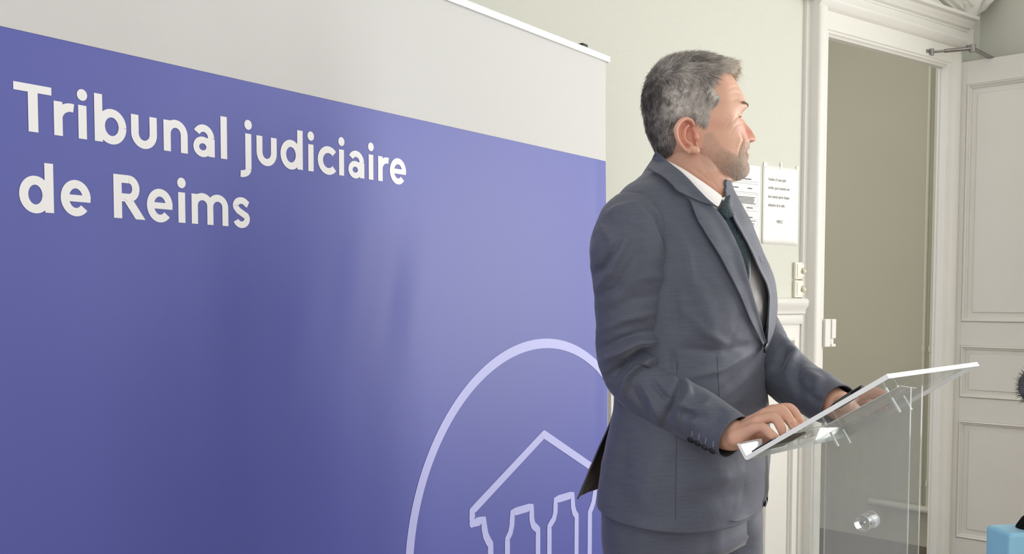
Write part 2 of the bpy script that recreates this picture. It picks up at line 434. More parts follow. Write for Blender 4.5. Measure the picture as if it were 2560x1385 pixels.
M_paper = mat('notice_paper', lin(244, 244, 240), .6, .3, nscale=(9, 9, 9), namt=.01, bump=.1, bscale=(12, 12, 12))
M_ink = mat('printed_ink', lin(104, 104, 108), .7, .2, nscale=(30, 30, 30), namt=.05)
M_inkg = mat('printed_grey', lin(168, 170, 172), .7, .2, nscale=(30, 30, 30), namt=.05)
M_tape = mat('clear_tape', lin(228, 228, 214), .25, .5, nscale=(30, 30, 30), namt=.02)
def text_mesh(body, size, fn, xscale=1.0, align='LEFT', font_off=0):
    cu = bpy.data.curves.new('tmp', 'FONT'); cu.body = body; cu.size = size; cu.align_x = align; cu.resolution_u = 3; cu.offset = font_off
    o = bpy.data.objects.new('tmp', cu); COL.objects.link(o)
    dg = bpy.context.evaluated_depsgraph_get(); me = bpy.data.meshes.new_from_object(o.evaluated_get(dg))
    V = [fn(v.co.x*xscale, v.co.y) for v in me.vertices]; F_ = [tuple(p.vertices) for p in me.polygons]
    bpy.data.objects.remove(o); bpy.data.curves.remove(cu); bpy.data.meshes.remove(me)
    return V, F_
def notices():
    s0, s1, z0, z1 = -.104, .106, 1.472, 1.769
    r = empty('wall_notice', W3(0, 0, z0), "white paper notice asking to switch off the light, reading Veuillez and MERCI", 'notice')
    curl = lambda s, z: .0015 + .004*((s-s0)/(s1-s0)-.5)**2*((z1-z)/(z1-z0)) + .0008*math.sin(s*30)
    nu, nv = 12, 12
    V = [W3(s0+(s1-s0)*i/nu, curl(s0+(s1-s0)*i/nu, z0+(z1-z0)*j/nv), z0+(z1-z0)*j/nv) for i in range(nu+1) for j in range(nv+1)]
    F_ = [(i*(nv+1)+j, (i+1)*(nv+1)+j, (i+1)*(nv+1)+j+1, i*(nv+1)+j+1) for i in range(nu) for j in range(nv)]
    sh = obj('sheet', V, F_, M_paper, r, smooth=True)
    sh.modifiers.new('thick', 'SOLIDIFY').thickness = .0004
    mb = MB()
    for k, (t, x, z) in enumerate((("Veuillez s'il vous plaît", -.072, 1.712), ("vérifier que la lumière est", -.072, 1.680), ("bien éteinte après chaque", -.072, 1.647), ("utilisation de la salle", -.072, 1.615), ("MERCI", -.02, 1.553))):
        V, F_ = text_mesh(t, .0165, lambda a, b, x=x, z=z: W3(x+a, curl(x+a, z+b)+.0009, z+b), .72)
        mb.add(V, F_)
    tag(mb.build('printed_text', M_ink, r), kind='stuff')
    MB().box(W3, (-.004, .0022, 1.758), (.006, .0026, 1.785)).build('tape_strip', M_tape, r)
    for s in (-.1, .09):
        MB().box(W3, (s, .0022, 1.762), (s+.018, .0026, 1.778)).build('tape_strip', M_tape, r)
    s1 = -.118; s0 = s1-.21; z0, z1 = 1.463, 1.76
    r = empty('wall_notice', W3(s0+.1, 0, z0), 'white printed form with boxed small print on the wall behind his tie', 'notice')
    MB().box(W3, (s0, .0008, z0), (s1, .0014, z1)).build('sheet', M_paper, r)
    mb = MB(); rr = random.Random(3)
    def line(a, b, z, h=.0022): mb.box(W3, (s0+a, .0014, z), (s0+b, .0018, z+h))
    for a, b, z in ((.1, .16, 1.706), (.06, .09, 1.672), (.14, .165, 1.672), (.03, .1, 1.60), (.135, .17, 1.60), (.02, .09, 1.565), (.13, .17, 1.565)): line(a, b, z, .004)
    for k in range(6): line(.03, .188-.02*rr.random(), 1.640-k*.0047, .0028)
    for k in range(4): line(.03, .188-.03*rr.random(), 1.553-k*.005, .0026)
    tag(mb.build('printed_text', M_ink, r), kind='stuff')
    mb = MB()
    for a, b, z in ((.02, .2, 1.698), (.02, .2, 1.658), (.02, .2, 1.590), (.02, .2, 1.69)): line(a, b, z, .0014)
    for z0_, z1_ in ((1.608, 1.652), (1.53, 1.56)):
        line(.02, .197, z0_, .001); line(.02, .197, z1_, .001)
        mb.box(W3, (s0+.02, .0014, z0_), (s0+.021, .0018, z1_)); mb.box(W3, (s0+.196, .0014, z0_), (s0+.197, .0018, z1_))
    tag(mb.build('ruled_lines', M_inkg, r), kind='stuff')
notices()

# ------------------------------------------------------------------ roll-up banner
def fabric_mat(name, col, rough, spec):
    m, nt, p = nodes_of(name)
    p.inputs['Roughness'].default_value = rough; p.inputs['Specular IOR Level'].default_value = spec
    mp = mapping(nt, (900, 900, 900)); no = N(nt, 'ShaderNodeTexNoise', i_Scale=1.0, i_Detail=2.0)
    nt.links.new(mp.outputs[0], no.inputs['Vector'])
    mr = N(nt, 'ShaderNodeMapRange'); mr.inputs[3].default_value = .95; mr.inputs[4].default_value = 1.05
    nt.links.new(no.outputs['Fac'], mr.inputs[0])
    mx = N(nt, 'ShaderNodeVectorMath', operation='SCALE'); mx.inputs[0].default_value = col[:3]
    nt.links.new(mr.outputs[0], mx.inputs['Scale']); nt.links.new(mx.outputs[0], p.inputs['Base Color'])
    bu = N(nt, 'ShaderNodeBump', i_Strength=.1, i_Distance=.0004)
    nt.links.new(no.outputs['Fac'], bu.inputs['Height']); nt.links.new(bu.outputs[0], p.inputs['Normal'])
    return m
M_bwhite = fabric_mat('banner_white_print', lin(212, 212, 211), .6, .35)
M_bblue = fabric_mat('banner_blue_print', lin(80, 88, 174), .52, .8)
M_blogo = fabric_mat('banner_lilac_print', lin(194, 197, 248), .5, .5)
M_btext = fabric_mat('banner_text_print', lin(250, 250, 251), .5, .4)
M_alu = mat('aluminium_rail', lin(226, 230, 226), .35, .5, .35, nscale=(30, 30, 200), namt=.03)
def ripple(s, z):
    g = lambda x, c, w: math.exp(-((x-c)/w)**2)
    r = .0022*math.sin(2.1*s+.6)*g(z, 1.0, .8)
    r += .0030*g(s-.16*(z-1.3), -1.02, .05)*g(z, 1.30, .16) - .0026*g(s-.2*(z-1.3), -.90, .035)*g(z, 1.27, .15)
    r += .0020*g(s-.2*(z-1.3), -.82, .03)*g(z, 1.22, .14) + .0022*g(s-.35*(z-1.2), -1.16, .06)*g(z, 1.15, .2)
    r += .0035*g(s+.22*(z-.8), -1.36, .13)*g(z, .75, .42) - .003*g(s+.15*(z-.8), -1.16, .10)*g(z, .75, .4)
    r += .0008*g(s, -.06, .02) + .003*g(s, 0, .03)*g(z, .2, 1.4)*-1
    return r
def banner():
    global mb
    root = empty('roll_up_banner', B3(-1, 0, 0), 'wide blue and white roll-up banner reading Tribunal judiciaire de Reims', 'banner')
    sL, sR = -2.0, -.008; zs = 1.6753; zt = 1.972; zb = .09
    def edge_s(z): return sR + .024*min(1, max(0, (1.80-z)/.8))
    def sheet(z0, z1, name, m, nz):
        ns = 200
        V = []
        for i in range(ns+1):
            for j in range(nz+1):
                z = z0+(z1-z0)*j/nz; s = sL+(edge_s(z)-sL)*i/ns; V.append(B3(s, ripple(s, z), z))
        F_ = [(i*(nz+1)+j, (i+1)*(nz+1)+j, (i+1)*(nz+1)+j+1, i*(nz+1)+j+1) for i in range(ns) for j in range(nz)]
        o = obj(name, V, F_, m, root, smooth=True); fix_normals(o)
        md = o.modifiers.new('thick', 'SOLIDIFY'); md.thickness = .0006; md.offset = -1; md.use_rim = False
        return o
    sheet(zb, zs, 'blue_field', M_bblue, 120)
    sheet(zs, zt, 'white_field', M_bwhite, 24)
    MB().box(B3, (-2.004, -.004, 1.9695), (0.004, .008, 1.9885)).build('top_rail', M_alu, root, bevel=.002)
    for s in (-.002, -2.0):
        MB().box(B3, (s-.003, -.0045, 1.969), (s+.0065, .0085, 1.989)).build('rail_end_cap', M_alu, root, bevel=.002)
    MB().prism([(-.09, 0), (.06, 0), (.06, .04), (.03, .085), (.004, .095), (-.07, .095), (-.09, .06)], lambda n, z, s: B3(s, n, z), -2.02, .02).build('floor_cassette', M_alu, root, bevel=.004)
    for s in (-.125, -1.86):
        MB().tube([B3(s, -.03, .09), B3(s, -.022, 1.99)], .009, 12).build('support_pole', M_steel, root, smooth=True)
        MB().box(B3, (s-.014, -.03, 1.972), (s+.016, .004, 1.999)).build('pole_hook', M_black, root, bevel=.004)
    # ---- lettering: strokes of constant weight
    off = .0007
    lay = [0.0]
    def put(s, z):
        s = min(s, edge_s(z)-.0005); return B3(s, ripple(s, z)+off+lay[0], z)
    mb = MB()
    def stroke(pts, w, cap=0):
        P = np.asarray(pts, float)
        # densify
        Q = [P[0]]
        for a, b in zip(P[:-1], P[1:]):
            k = max(1, int(np.linalg.norm(b-a)/.012))
            for i in range(1, k+1): Q.append(a+(b-a)*i/k)
        P = np.array(Q); T = np.gradient(P, axis=0); T /= np.linalg.norm(T, axis=1)[:, None]; Nn = np.stack([-T[:, 1], T[:, 0]], 1)
        V = []; lay[0] += .00004
        for p, n in zip(P, Nn): V += [put(*(p+n*w/2)), put(*(p-n*w/2))]
        mb.add(V, [(2*i, 2*i+1, 2*i+3, 2*i+2) for i in range(len(P)-1)])
    def poly(pts): mb.add([put(*p) for p in pts], [tuple(range(len(pts)))])
    def arc(c, rx, rz, a0, a1, n=28): return [(c[0]+rx*math.cos(math.radians(a0+(a1-a0)*i/n)), c[1]+rz*math.sin(math.radians(a0+(a1-a0)*i/n))) for i in range(n+1)]
    w = .0140; XH, ASC, CAP = .0545, .0785, .0740
    def dot(x, z0): mb.add([put(x+.0086*math.cos(a), z0+.0713+.0094*math.sin(a)) for a in np.linspace(0, 2*math.pi, 24, endpoint=False)], [tuple(range(24))])
    def bar(x0, x1, z0, z1):
        k = max(1, int((z1-z0)/.02)); V = []; lay[0] += .00004
        for i in range(k+1): V += [put(x0, z0+(z1-z0)*i/k), put(x1, z0+(z1-z0)*i/k)]
        mb.add(V, [(2*i, 2*i+1, 2*i+3, 2*i+2) for i in range(k)])
    def L_T(x0, x1, z): bar(x0, x1, z+CAP-.0125, z+CAP); c = (x0+x1)/2; bar(c-.0076, c+.0076, z, z+CAP)
    def L_r(x0, x1, z): bar(x0, x0+w, z, z+XH); stroke(arc((x0+w/2+.021, z+.027), .021, .0205, 172, 78, 12), .0135)
    def L_i(x0, x1, z): bar(x0, x0+w, z, z+XH); dot(x0+w/2, z)
    def L_l(x0, x1, z): bar(x0, x0+w, z, z+ASC)
    def L_j(x0, x1, z): bar(x1-w, x1, z-.0125, z+XH); dot(x1-w/2, z); stroke(arc((x1-w/2-.0155, z-.0125), .0155, .0105, 0, -100, 12), .0128)
    def bowl(cx_, rx, z, a0=0, a1=360): stroke(arc((cx_, z+.0272), rx-w/2, .0295-w/2, a0, a1, 40), w)
    def L_b(x0, x1, z): bar(x0, x0+w, z, z+ASC); bowl((x0+.004+x1)/2, (x1-x0-.004)/2, z)
    def L_d(x0, x1, z): bar(x1-w, x1, z, z+ASC); bowl((x0+x1-.004)/2, (x1-x0-.004)/2, z)
    def L_u(x0, x1, z):
        c = (x0+x1)/2; r = (x1-x0)/2-w/2
        stroke([(x0+w/2, z+XH), (x0+w/2, z+.024)]+arc((c, z+.024), r, .0192, 180, 360, 20)+[(x1-w/2, z+XH)], w)
    def L_n(x0, x1, z):
        bar(x0, x0+w, z, z+XH); c = (x0+x1)/2; r = (x1-x0)/2-w/2
        stroke(arc((c, z+.031), r, .0190, 180, 0, 20)+[(x1-w/2, z)], w)
    def L_m(x0, x1, z):
        bar(x0, x0+w*.93, z, z+XH); m = (x0+x1)/2; ww = w*.93
        for a, b in ((x0, m+ww/2), (m-ww/2, x1)):
            c = (a+b)/2; r = (b-a)/2-ww/2
            stroke(arc((c, z+.034), r, .0165, 180, 0, 18)+[(b-ww/2, z)], ww)
    def L_c(x0, x1, z): cx_ = x0+.0285; bowl(cx_, .0285, z, 42, 318)
    def L_e(x0, x1, z):
        cx_ = (x0+x1)/2; rx = (x1-x0)/2
        stroke(arc((cx_, z+.0272), rx-.0068, .0295-.0068, 0, 318, 40), .0136); bar(x0+.008, x1-.0005, z+.0215, z+.0325)
    def L_a(x0, x1, z):
        bar(x1-w*.95, x1, z, z+.033)
        stroke(arc(((x0+x1)/2-.001, z+.0335), (x1-x0)/2-.0065, .0172, 150, 0, 18), .0132)
        stroke(arc((x0+.0195, z+.0165), .0135, .0125, 0, 360, 26), .0122)
        bar(x0+.019, x1-.004, z+.0230, z+.0335)
    def L_R(x0, x1, z):
        bar(x0, x0+.0148, z, z+CAP)
        stroke([(x0+.01, z+CAP-.0068), (x0+.028, z+CAP-.0068)]+arc((x0+.028, z+CAP-.0225), .0125, .0157, 90, -90, 16)+[(x0+.01, z+CAP-.0382)], .0136)
        poly([(x0+.016, z+.034), (x0+.034, z+.034), (x1, z), (x1-.018, z)])
    def L_s(x0, x1, z):
        c = (x0+x1)/2; W_ = (x1-x0)/2-.0064
        stroke([(x1-.004, z+.0435)] + arc((c, z+.0405), W_, .0102, 30, 195, 14) + [(c-W_*.55, z+.0315), (c+W_*.45, z+.0245)] + arc((c, z+.0165), W_, .0118, 25, -160, 16), .0126)
    b1, b2 = 1.5215, 1.3965
    for fn, a, b in ((L_T, -1.7222, -1.6637), (L_r, -1.6605, -1.6302), (L_i, -1.6207, 0), (L_b, -1.5935, -1.5375), (L_u, -1.5289, -1.4806), (L_n, -1.4678, -1.4200), (L_a, -1.4086, -1.3637), (L_l, -1.3508, 0),
                     (L_j, 0, -1.2822), (L_u, -1.2703, -1.2222), (L_d, -1.2131, -1.1572), (L_i, -1.1432, 0), (L_c, -1.1182, -1.068), (L_i, -1.0606, 0), (L_a, -1.0345, -.9885), (L_i, -.9756, 0), (L_r, -.9472, -.9151), (L_e, -.9109, -.8590)):
        mb = MB(); lay[0] = 0; fn(a, b, b1); mb.build('printed_letter', M_btext, root)
    for fn, a, b in ((L_d, -1.7173, -1.6635), (L_e, -1.6523, -1.6025), (L_R, -1.5627, -1.5052), (L_e, -1.502, -1.4522), (L_i, -1.4410, 0), (L_m, -1.4140, -1.3360), (L_s, -1.3258, -1.2872)):
        mb = MB(); lay[0] = 0; fn(a, b, b2); mb.build('printed_letter', M_btext, root)
    # ---- emblem: ring and temple front in outline
    mb = MB(); cx_, cz, rr = -.325, .608, .5427-.0132
    stroke(arc((cx_, cz), rr, rr, -90, 270, 160), .0265)
    ax = -.318
    for sg in (1, -1):
        S = lambda pts: [(ax+sg*(p[0]-ax), p[1]) for p in pts]
        stroke(S([(ax, .884), (-.626, .7235), (-.626, .6925), (-.581, .6925), (-.578, .672), (-.572, .650), (-.562, .634), (-.5525, .622), (-.5525, .40)]), .0225)
        stroke(S([(-.482, .40), (-.482, .6235), (-.470, .636), (-.463, .655), (-.460, .690), (-.375, .690), (-.374, .655), (-.367, .637), (-.345, .620), (-.345, .40)]), .0215)
        stroke(S([(ax, .355), (-.64, .355), (-.64, .30), (ax, .30)]), .0225)
        for p in ((-.626, .7235), (-.626, .6925)):
            q = S([p])[0]; mb.add([put(q[0]+.0112*math.cos(a), q[1]+.0112*math.sin(a)) for a in np.linspace(0, 2*math.pi, 16, endpoint=False)], [tuple(range(16))])
    mb.add([put(ax+.0112*math.cos(a), .884+.0112*math.sin(a)) for a in np.linspace(0, 2*math.pi, 16, endpoint=False)], [tuple(range(16))])
    mb.build('printed_emblem', M_blogo, root)
banner()

# ------------------------------------------------------------------ clear acrylic lectern
def acrylic(name, haze, hazecol, rough=.02, tint=(.97, .985, .98, 1)):
    m = bpy.data.materials.new(name); m.use_nodes = True; nt = m.node_tree
    for n in list(nt.nodes): nt.nodes.remove(n)
    out = N(nt, 'ShaderNodeOutputMaterial'); tr = N(nt, 'ShaderNodeBsdfTransparent'); tr.inputs[0].default_value = tint
    gl = N(nt, 'ShaderNodeBsdfGlossy'); gl.inputs['Roughness'].default_value = rough
    fr = N(nt, 'ShaderNodeFresnel'); fr.inputs['IOR'].default_value = 1.49
    mx = N(nt, 'ShaderNodeMixShader'); mf = N(nt, 'ShaderNodeMath', operation='MULTIPLY'); mf.inputs[1].default_value = .27; nt.links.new(fr.outputs[0], mf.inputs[0]); nt.links.new(mf.outputs[0], mx.inputs[0]); nt.links.new(tr.outputs[0], mx.inputs[1]); nt.links.new(gl.outputs[0], mx.inputs[2])
    df = N(nt, 'ShaderNodeBsdfDiffuse'); df.inputs[0].default_value = hazecol
    mp = mapping(nt, (14, 14, 5)); no = N(nt, 'ShaderNodeTexNoise', i_Scale=1.0, i_Detail=5.0, i_Roughness=.62)
    nt.links.new(mp.outputs[0], no.inputs['Vector'])
    mr = N(nt, 'ShaderNodeMapRange'); mr.inputs[1].default_value = .3; mr.inputs[2].default_value = .75; mr.inputs[3].default_value = haze*.45; mr.inputs[4].default_value = haze*1.6
    nt.links.new(no.outputs['Fac'], mr.inputs[0])
    m2 = N(nt, 'ShaderNodeMixShader'); nt.links.new(mr.outputs[0], m2.inputs[0]); nt.links.new(mx.outputs[0], m2.inputs[1]); nt.links.new(df.outputs[0], m2.inputs[2])
    nt.links.new(m2.outputs[0], out.inputs[0]); return m
M_acr = acrylic('clear_acrylic', .05, lin(205, 205, 205))
M_acrp = acrylic('scuffed_acrylic', .2, lin(190, 188, 188))
M_acre = mat('frosted_acrylic_edge', lin(250, 252, 250), .3, .5, nscale=(40, 40, 40), namt=.02)
M_acrs = acrylic('polished_acrylic_edge', .5, lin(214, 218, 216))
LA = np.array([.4223, 1.63, .9746]); LW = az(44.75); LU = az(-45.25)
LSL = .2966; LUU = LU*.2491/LSL + np.array([0, 0, .1609/LSL]); LUP = -np.cross(LW, LUU)
if LUP[2] < 0: LUP = -LUP
LWID = .405
def L3(u, w, h): return LA + LUU*u + LW*w + LUP*h      # on the sloping plate: u up the slope, h above its underside
def G3(u, w, z): return np.array([LA[0], LA[1], 0]) + LU*u + LW*w + np.array([0, 0, z])
PT = .008
def lectern():
    root = empty('lectern', G3(.11, .225, 0), 'clear acrylic lectern with a sloping top beside the man in the grey suit', 'lectern')
    def slab(name, fr, a, b, m=M_acr, parent=root, edge=(0, 1)):
        """box whose two thin faces-axes are frosted: faces not perpendicular to the thin axis"""
        mb = MB(); mb.box(fr, a, b)
        d = np.abs(np.array(b)-np.array(a)); thin = int(np.argmin(d))
        axis = [2, 2, 1, 1, 0, 0]
        mi = [0 if axis[i] == thin else 1 for i in range(6)]
        o = obj(name, mb.v, mb.f, m, parent, mats=[M_acre], midx=mi); fix_normals(o); return o
    pl = slab('sloping_top', L3, (0, 0, 0), (LSL, LWID, PT))
    # rounded lip at the low edge
    prof = [(.0, 0)] + [(-.006*math.sin(t)-.0, .006-.006*math.cos(t)) for t in np.linspace(.2, 1.5, 5)] + [(-.0065, .034), (-.0005, .034), (.0, .008)]
    mb = MB(); mb.prism(prof, lambda u, h, w: L3(u, w, h), 0, LWID)
    mi = [1, 1] + [0]*(len(mb.f)-2); mi[-3] = 1
    lp = obj('front_lip', mb.v, mb.f, M_acr, root, mats=[M_acre], midx=mi); fix_normals(lp)
    # twin upright panels and spacers
    def top_z(u): return LA[2] + u*(.1609/.2491) - .001
    for w0 in (.20, .25):
        t = .006; u0, u1 = .022, .204
        V = [G3(u, w, z) for w in (w0-t/2, w0+t/2) for (u, z) in ((u0, .03), (u1, .03), (u1, top_z(u1)), (u0, top_z(u0)))]
        F_ = [(0, 1, 2, 3), (4, 7, 6, 5), (0, 4, 5, 1), (1, 5, 6, 2), (2, 6, 7, 3), (3, 7, 4, 0)]
        o = obj('upright_panel', V, F_, M_acrp, root, mats=[M_acrs], midx=[0, 0, 1, 1, 1, 1]); fix_normals(o)
        for fr_ in (.22, .68):
            mb = MB(); mb.box(lambda a, b, c, w0=w0, fr_=fr_: L3(fr_*LSL+a, w0+b, c), (-.0017, -.0017, -.030), (.0017, .0017, -.0005))
            mb.box(lambda a, b, c, w0=w0, fr_=fr_: L3(fr_*LSL+a, w0+b, c), (-.0017, -.0017, PT+.0003), (.0017, .0017, PT+.012))
            mb.build('fixing_tab', M_acre, root)
    for zc in (.845, .40):
        c = np.array
        mb = MB(); mb.tube([G3(.117, .2035, zc), G3(.117, .2465, zc)], .0158, 28)
        sp = mb.build('spacer_cylinder', M_glass, root, smooth=True)
        for w0 in (.2045, .2455):
            n = 32; V = []
            for rad, dw in ((.0142, -.0008), (.0164, -.0008), (.0164, .0008), (.0142, .0008)):
                V += [G3(.117+rad*math.cos(2*math.pi*k/n), w0+dw, zc+rad*math.sin(2*math.pi*k/n)) for k in range(n)]
            F_ = [(q*n+k, q*n+(k+1) % n, ((q+1) % 4)*n+(k+1) % n, ((q+1) % 4)*n+k) for q in range(4) for k in range(n)]
            o = obj('spacer_rim', V, F_, M_acre, sp, smooth=True); fix_normals(o)
        MB().tube([G3(.117, .206, zc), G3(.117, .222, zc)], .0035, 12).build('screw', M_steel, sp, smooth=True)
    MB().box(G3, (-.06, .06, 0), (.30, .39, .03)).build('base_plate', M_acrp, root, bevel=.004)
M_glass = bpy.data.materials.new('polished_acrylic_rod'); M_glass.use_nodes = True
_p = M_glass.node_tree.nodes['Principled BSDF']; _p.inputs['Transmission Weight'].default_value = 1; _p.inputs['Roughness'].default_value = .04; _p.inputs['IOR'].default_value = 1.49
_p.inputs['Base Color'].default_value = (.98, .99, .99, 1)
_tn = N(M_glass.node_tree, 'ShaderNodeTexNoise', i_Scale=60.0); _bb = N(M_glass.node_tree, 'ShaderNodeBump', i_Strength=.04)
M_glass.node_tree.links.new(_tn.outputs['Fac'], _bb.inputs['Height']); M_glass.node_tree.links.new(_bb.outputs[0], _p.inputs['Normal'])
lectern()

# things on the lectern
def on_lectern():
    sheet = mat('speech_paper', lin(242, 242, 240), .6, .3, nscale=(9, 9, 9), namt=.01)
    mb = MB(); mb.box(lambda a, b, c: L3(.075+a*.97-b*.2, .16+b*.97+a*.2, PT+.0005+c), (0, 0, 0), (.16, .13, .0012))
    tag(mb.build('paper_sheet', sheet), 'white sheet of paper lying under his right hand on the lectern', 'paper')
    # dark folder under the hand, near the lip
    fold = mat('folder_card', lin(46, 48, 54), .85, .1, nscale=(20, 20, 20), namt=.08)
    mb = MB(); mb.box(lambda a, b, c: L3(.006+a, .012+b, PT+.0004+c), (0, 0, 0), (.055, .11, .004))
    tag(mb.build('document_folder', fold, bevel=.001), 'dark slim folder resting against the lip of the clear lectern', 'folder')
    r = empty('marker_pen', L3(.2, .09, PT), 'black pen with a ribbed grey grip lying on the lectern by his fingers', 'pen')
    pa = L3(.150, .071, PT+.0075); pb = L3(.226, .055, PT+.0075); e = pb-pa; ln = np.linalg.norm(e); e /= ln
    MB().tube([pa, pa+e*.018], [.0045, .007], 16).build('pen_tip', M_black, r, smooth=True)
    grip = mat('rubber_grip', lin(78, 82, 80), .6, .3, nscale=(40, 40, 40), namt=.1)
    pts, rd = [], []
    for k in range(25): pts.append(pa+e*(.018+.0016*k)); rd.append(.0070+.0008*(k % 2))
    MB().tube(pts, rd, 16).build('ribbed_grip', grip, r, smooth=True)
    MB().tube([pa+e*.0565, pb, pb+e*.002], [.007, .007, .005], 16).build('pen_barrel', M_black, r, smooth=True)
on_lectern()

# ------------------------------------------------------------------ press microphones at the edge
def mics():
    fur = mat('grey_fur', lin(88, 88, 92), .8, .2, nscale=(60, 60, 60), namt=.35)
    c = np.array([.779, 1.35, 1.133]); r0 = .034
    root = empty('furry_microphone', (c[0]+.48, c[1]-.1, 0), 'grey furry wind-shield microphone on a stand beside the door', 'microphone')
    mb = MB(); ax = az(-12)*.96 + np.array([0, 0, -.28]); ax /= np.linalg.norm(ax)
    V, F_ = capsule([c, c+ax*.07], [.030, .031], 20); mb.add(V, F_)
    ws = mb.build('wind_shield', fur, root, smooth=True)
    mb = MB(); rr = np.random.default_rng(5)
    for k in range(7000):
        d = rr.normal(size=3); d /= np.linalg.norm(d); t = rr.random()*.07
        o_ = c + ax*t; d2 = d-ax*(d@ax)*.9 if 0 < t < .07 and d@ax > 0 else d
        d2 /= np.linalg.norm(d2); p = o_+d2*.027; l = .008+.005*rr.random()
        sd = np.cross(d2, rr.normal(size=3)); sd /= np.linalg.norm(sd); bend = rr.normal(size=3)*.25
        q = p+(d2+bend)*l; s2 = np.cross(sd, d2)
        mb.add([p+sd*.0009, p-sd*.0005+s2*.0008, p-sd*.0005-s2*.0008, q], [(0, 1, 3), (1, 2, 3), (2, 0, 3)])
    f = obj('fur', mb.v, mb.f, fur, ws); f['kind'] = 'stuff'
    b = c+ax*.10
    MB().tube([b-ax*.03, b+ax*.42], .010, 14).build('microphone_body', M_black, root, smooth=True)
    MB().tube([b+ax*.38, (b+ax*.38)*[1, 1, 0]+np.array([0, 0, .03])], .008, 12).build('stand_pole', M_black, root, smooth=True)
    bb = (b+ax*.38)*[1, 1, 0]
    MB().tube([bb, bb+np.array([0, 0, .012]), bb+np.array([0, 0, .03])], [.13, .125, .02], 28).build('stand_base', M_black, root, smooth=True)
    blue = mat('blue_flag_plastic', lin(146, 202, 230), .4, .5, nscale=(20, 20, 20), namt=.05)
    cc = at(2536, 1372, 1.33); e1 = az(8); e2 = az(98)
    root = empty('reporter_microphone', (cc[0], cc[1], 0), 'black foam-topped reporter microphone with a light blue cube flag', 'microphone')
    def fr(x, y, z): return cc + e1*x + e2*y + np.array([0, 0, z])
    MB().box(fr, (-.026, -.026, -.033), (.03, .03, .030)).build('microphone_flag', blue, root, bevel=.006, seg=3)
    foam = mat('black_foam', lin(20, 20, 22), .95, .1, nscale=(300, 300, 300), namt=.3, bump=.6, bscale=(400, 400, 400))
    V, F_ = capsule([fr(.022, .0, .024), fr(.030, 0, .034)], [.019, .019], 24)
    mb = MB(); mb.add(V, F_); mb.build('foam_ball', foam, root, smooth=True)
    MB().tube([fr(.002, .002, -.03), fr(.002, .002, -cc[2]+.02)], .011, 14).build('stand_pole', M_black, root, smooth=True)
    MB().tube([fr(.002, .002, -cc[2]), fr(.002, .002, -cc[2]+.012), fr(.002, .002, -cc[2]+.03)], [.12, .115, .02], 28).build('stand_base', M_black, root, smooth=True)
mics()

# ================================================================== the man
TF = az(-42); TR = az(-132); TAX = np.array([.3597, 1.97, 0.0])
def T3(f, r, z): return TAX + TF*f + TR*r + np.array([0, 0, z])
LEV = np.array([(1.60, .048, .058, .062, .06, .058), (1.555, .037, .066, .078, .072, .062), (1.530, .03, .072, .09, .095, .065), (1.510, .028, .076, .10, .13, .068), (1.49, .026, .083, .11, .165, .076), (1.465, .025, .096, .12, .19, .09),
    (1.43, .025, .112, .13, .2, .112), (1.37, .025, .135, .135, .2, .138), (1.31, .03, .152, .135, .198, .168), (1.26, .03, .155, .135, .198, .19), (1.21, .03, .150, .13, .196, .185), (1.155, .028, .138, .125, .195, .175),
    (1.10, .025, .138, .12, .196, .175), (1.045, .025, .145, .12, .197, .18), (.92, .015, .152, .13, .205, .198), (.79, .01, .148, .14, .21, .205), (.70, .01, .145, .14, .21, .205)])
def form_pt(z, th, grow=0.0):
    """points of the dressed torso: z, th arrays; th 0 = front, + = his right side"""
    fc, af, ab, bR, bL = [cubic(z, LEV[:, 0], LEV[:, i]) for i in range(1, 6)]
    c, s = np.cos(th), np.sin(th); e = .85
    f = fc + (np.where(c > 0, af, ab)+grow)*np.sign(c)*np.abs(c)**e
    r = (np.where(s > 0, bR, bL)+grow)*np.sign(s)*np.abs(s)**e
    return TAX + f[..., None]*TF + r[..., None]*TR + z[..., None]*np.array([0, 0, 1.0])
def grid_faces(n, m, wrap=False):
    F_ = [(i*m+j, i*m+j+1, (i+1)*m+j+1, (i+1)*m+j) for i in range(n-1) for j in range(m-1)]
    if wrap: F_ += [(i*m+m-1, i*m, (i+1)*m, (i+1)*m+m-1) for i in range(n-1)]
    return F_
def in_poly(P, poly):
    x, y = P[..., 0], P[..., 1]; poly = np.asarray(poly, float); ins = np.zeros(x.shape, bool); k = len(poly)
    for i in range(k):
        x1, y1 = poly[i]; x2, y2 = poly[(i+1) % k]
        c = ((y1 > y) != (y2 > y)) & (x < (x2-x1)*(y-y1)/((y2-y1) if y2 != y1 else 1e-9)+x1); ins ^= c
    return ins
def seg_dist(P, pts):
    """distance of pixels to a polyline, and parameter along it"""
    best = np.full(P.shape[:-1], 1e9); par = np.zeros(P.shape[:-1]); sd = np.zeros(P.shape[:-1]); pts = np.asarray(pts, float); k = len(pts)-1
    for i in range(k):
        a, b = pts[i], pts[i+1]; ab = b-a; t = np.clip(((P-a)@ab)/(ab@ab), 0, 1); q = a+t[..., None]*ab
        d = np.linalg.norm(P-q, axis=-1); m = d < best; best = np.where(m, d, best); par = np.where(m, (i+t)/k, par)
        sg = np.sign((P[..., 0]-a[0])*ab[1]-(P[..., 1]-a[1])*ab[0]); sd = np.where(m, sg*d, sd)
    return best, par, sd
def folds(P, NRM, segs):
    """push vertices in or out along creases; segs: (polyline px, half width px, depth m)"""
    px = proj(P); dv = CO-P; face = np.clip((dv*NRM).sum(-1)/np.linalg.norm(dv, axis=-1)*5, 0, 1)
    D = np.zeros(len(P))
    for pts, w, dep in segs:
        d, t, sd = seg_dist(px, pts); taper = np.sin(np.pi*np.clip(t, .03, .97))**.6
        D += 1.35*dep*taper*np.exp(-(d/w)**2)*face
    return P + NRM*D[:, None]
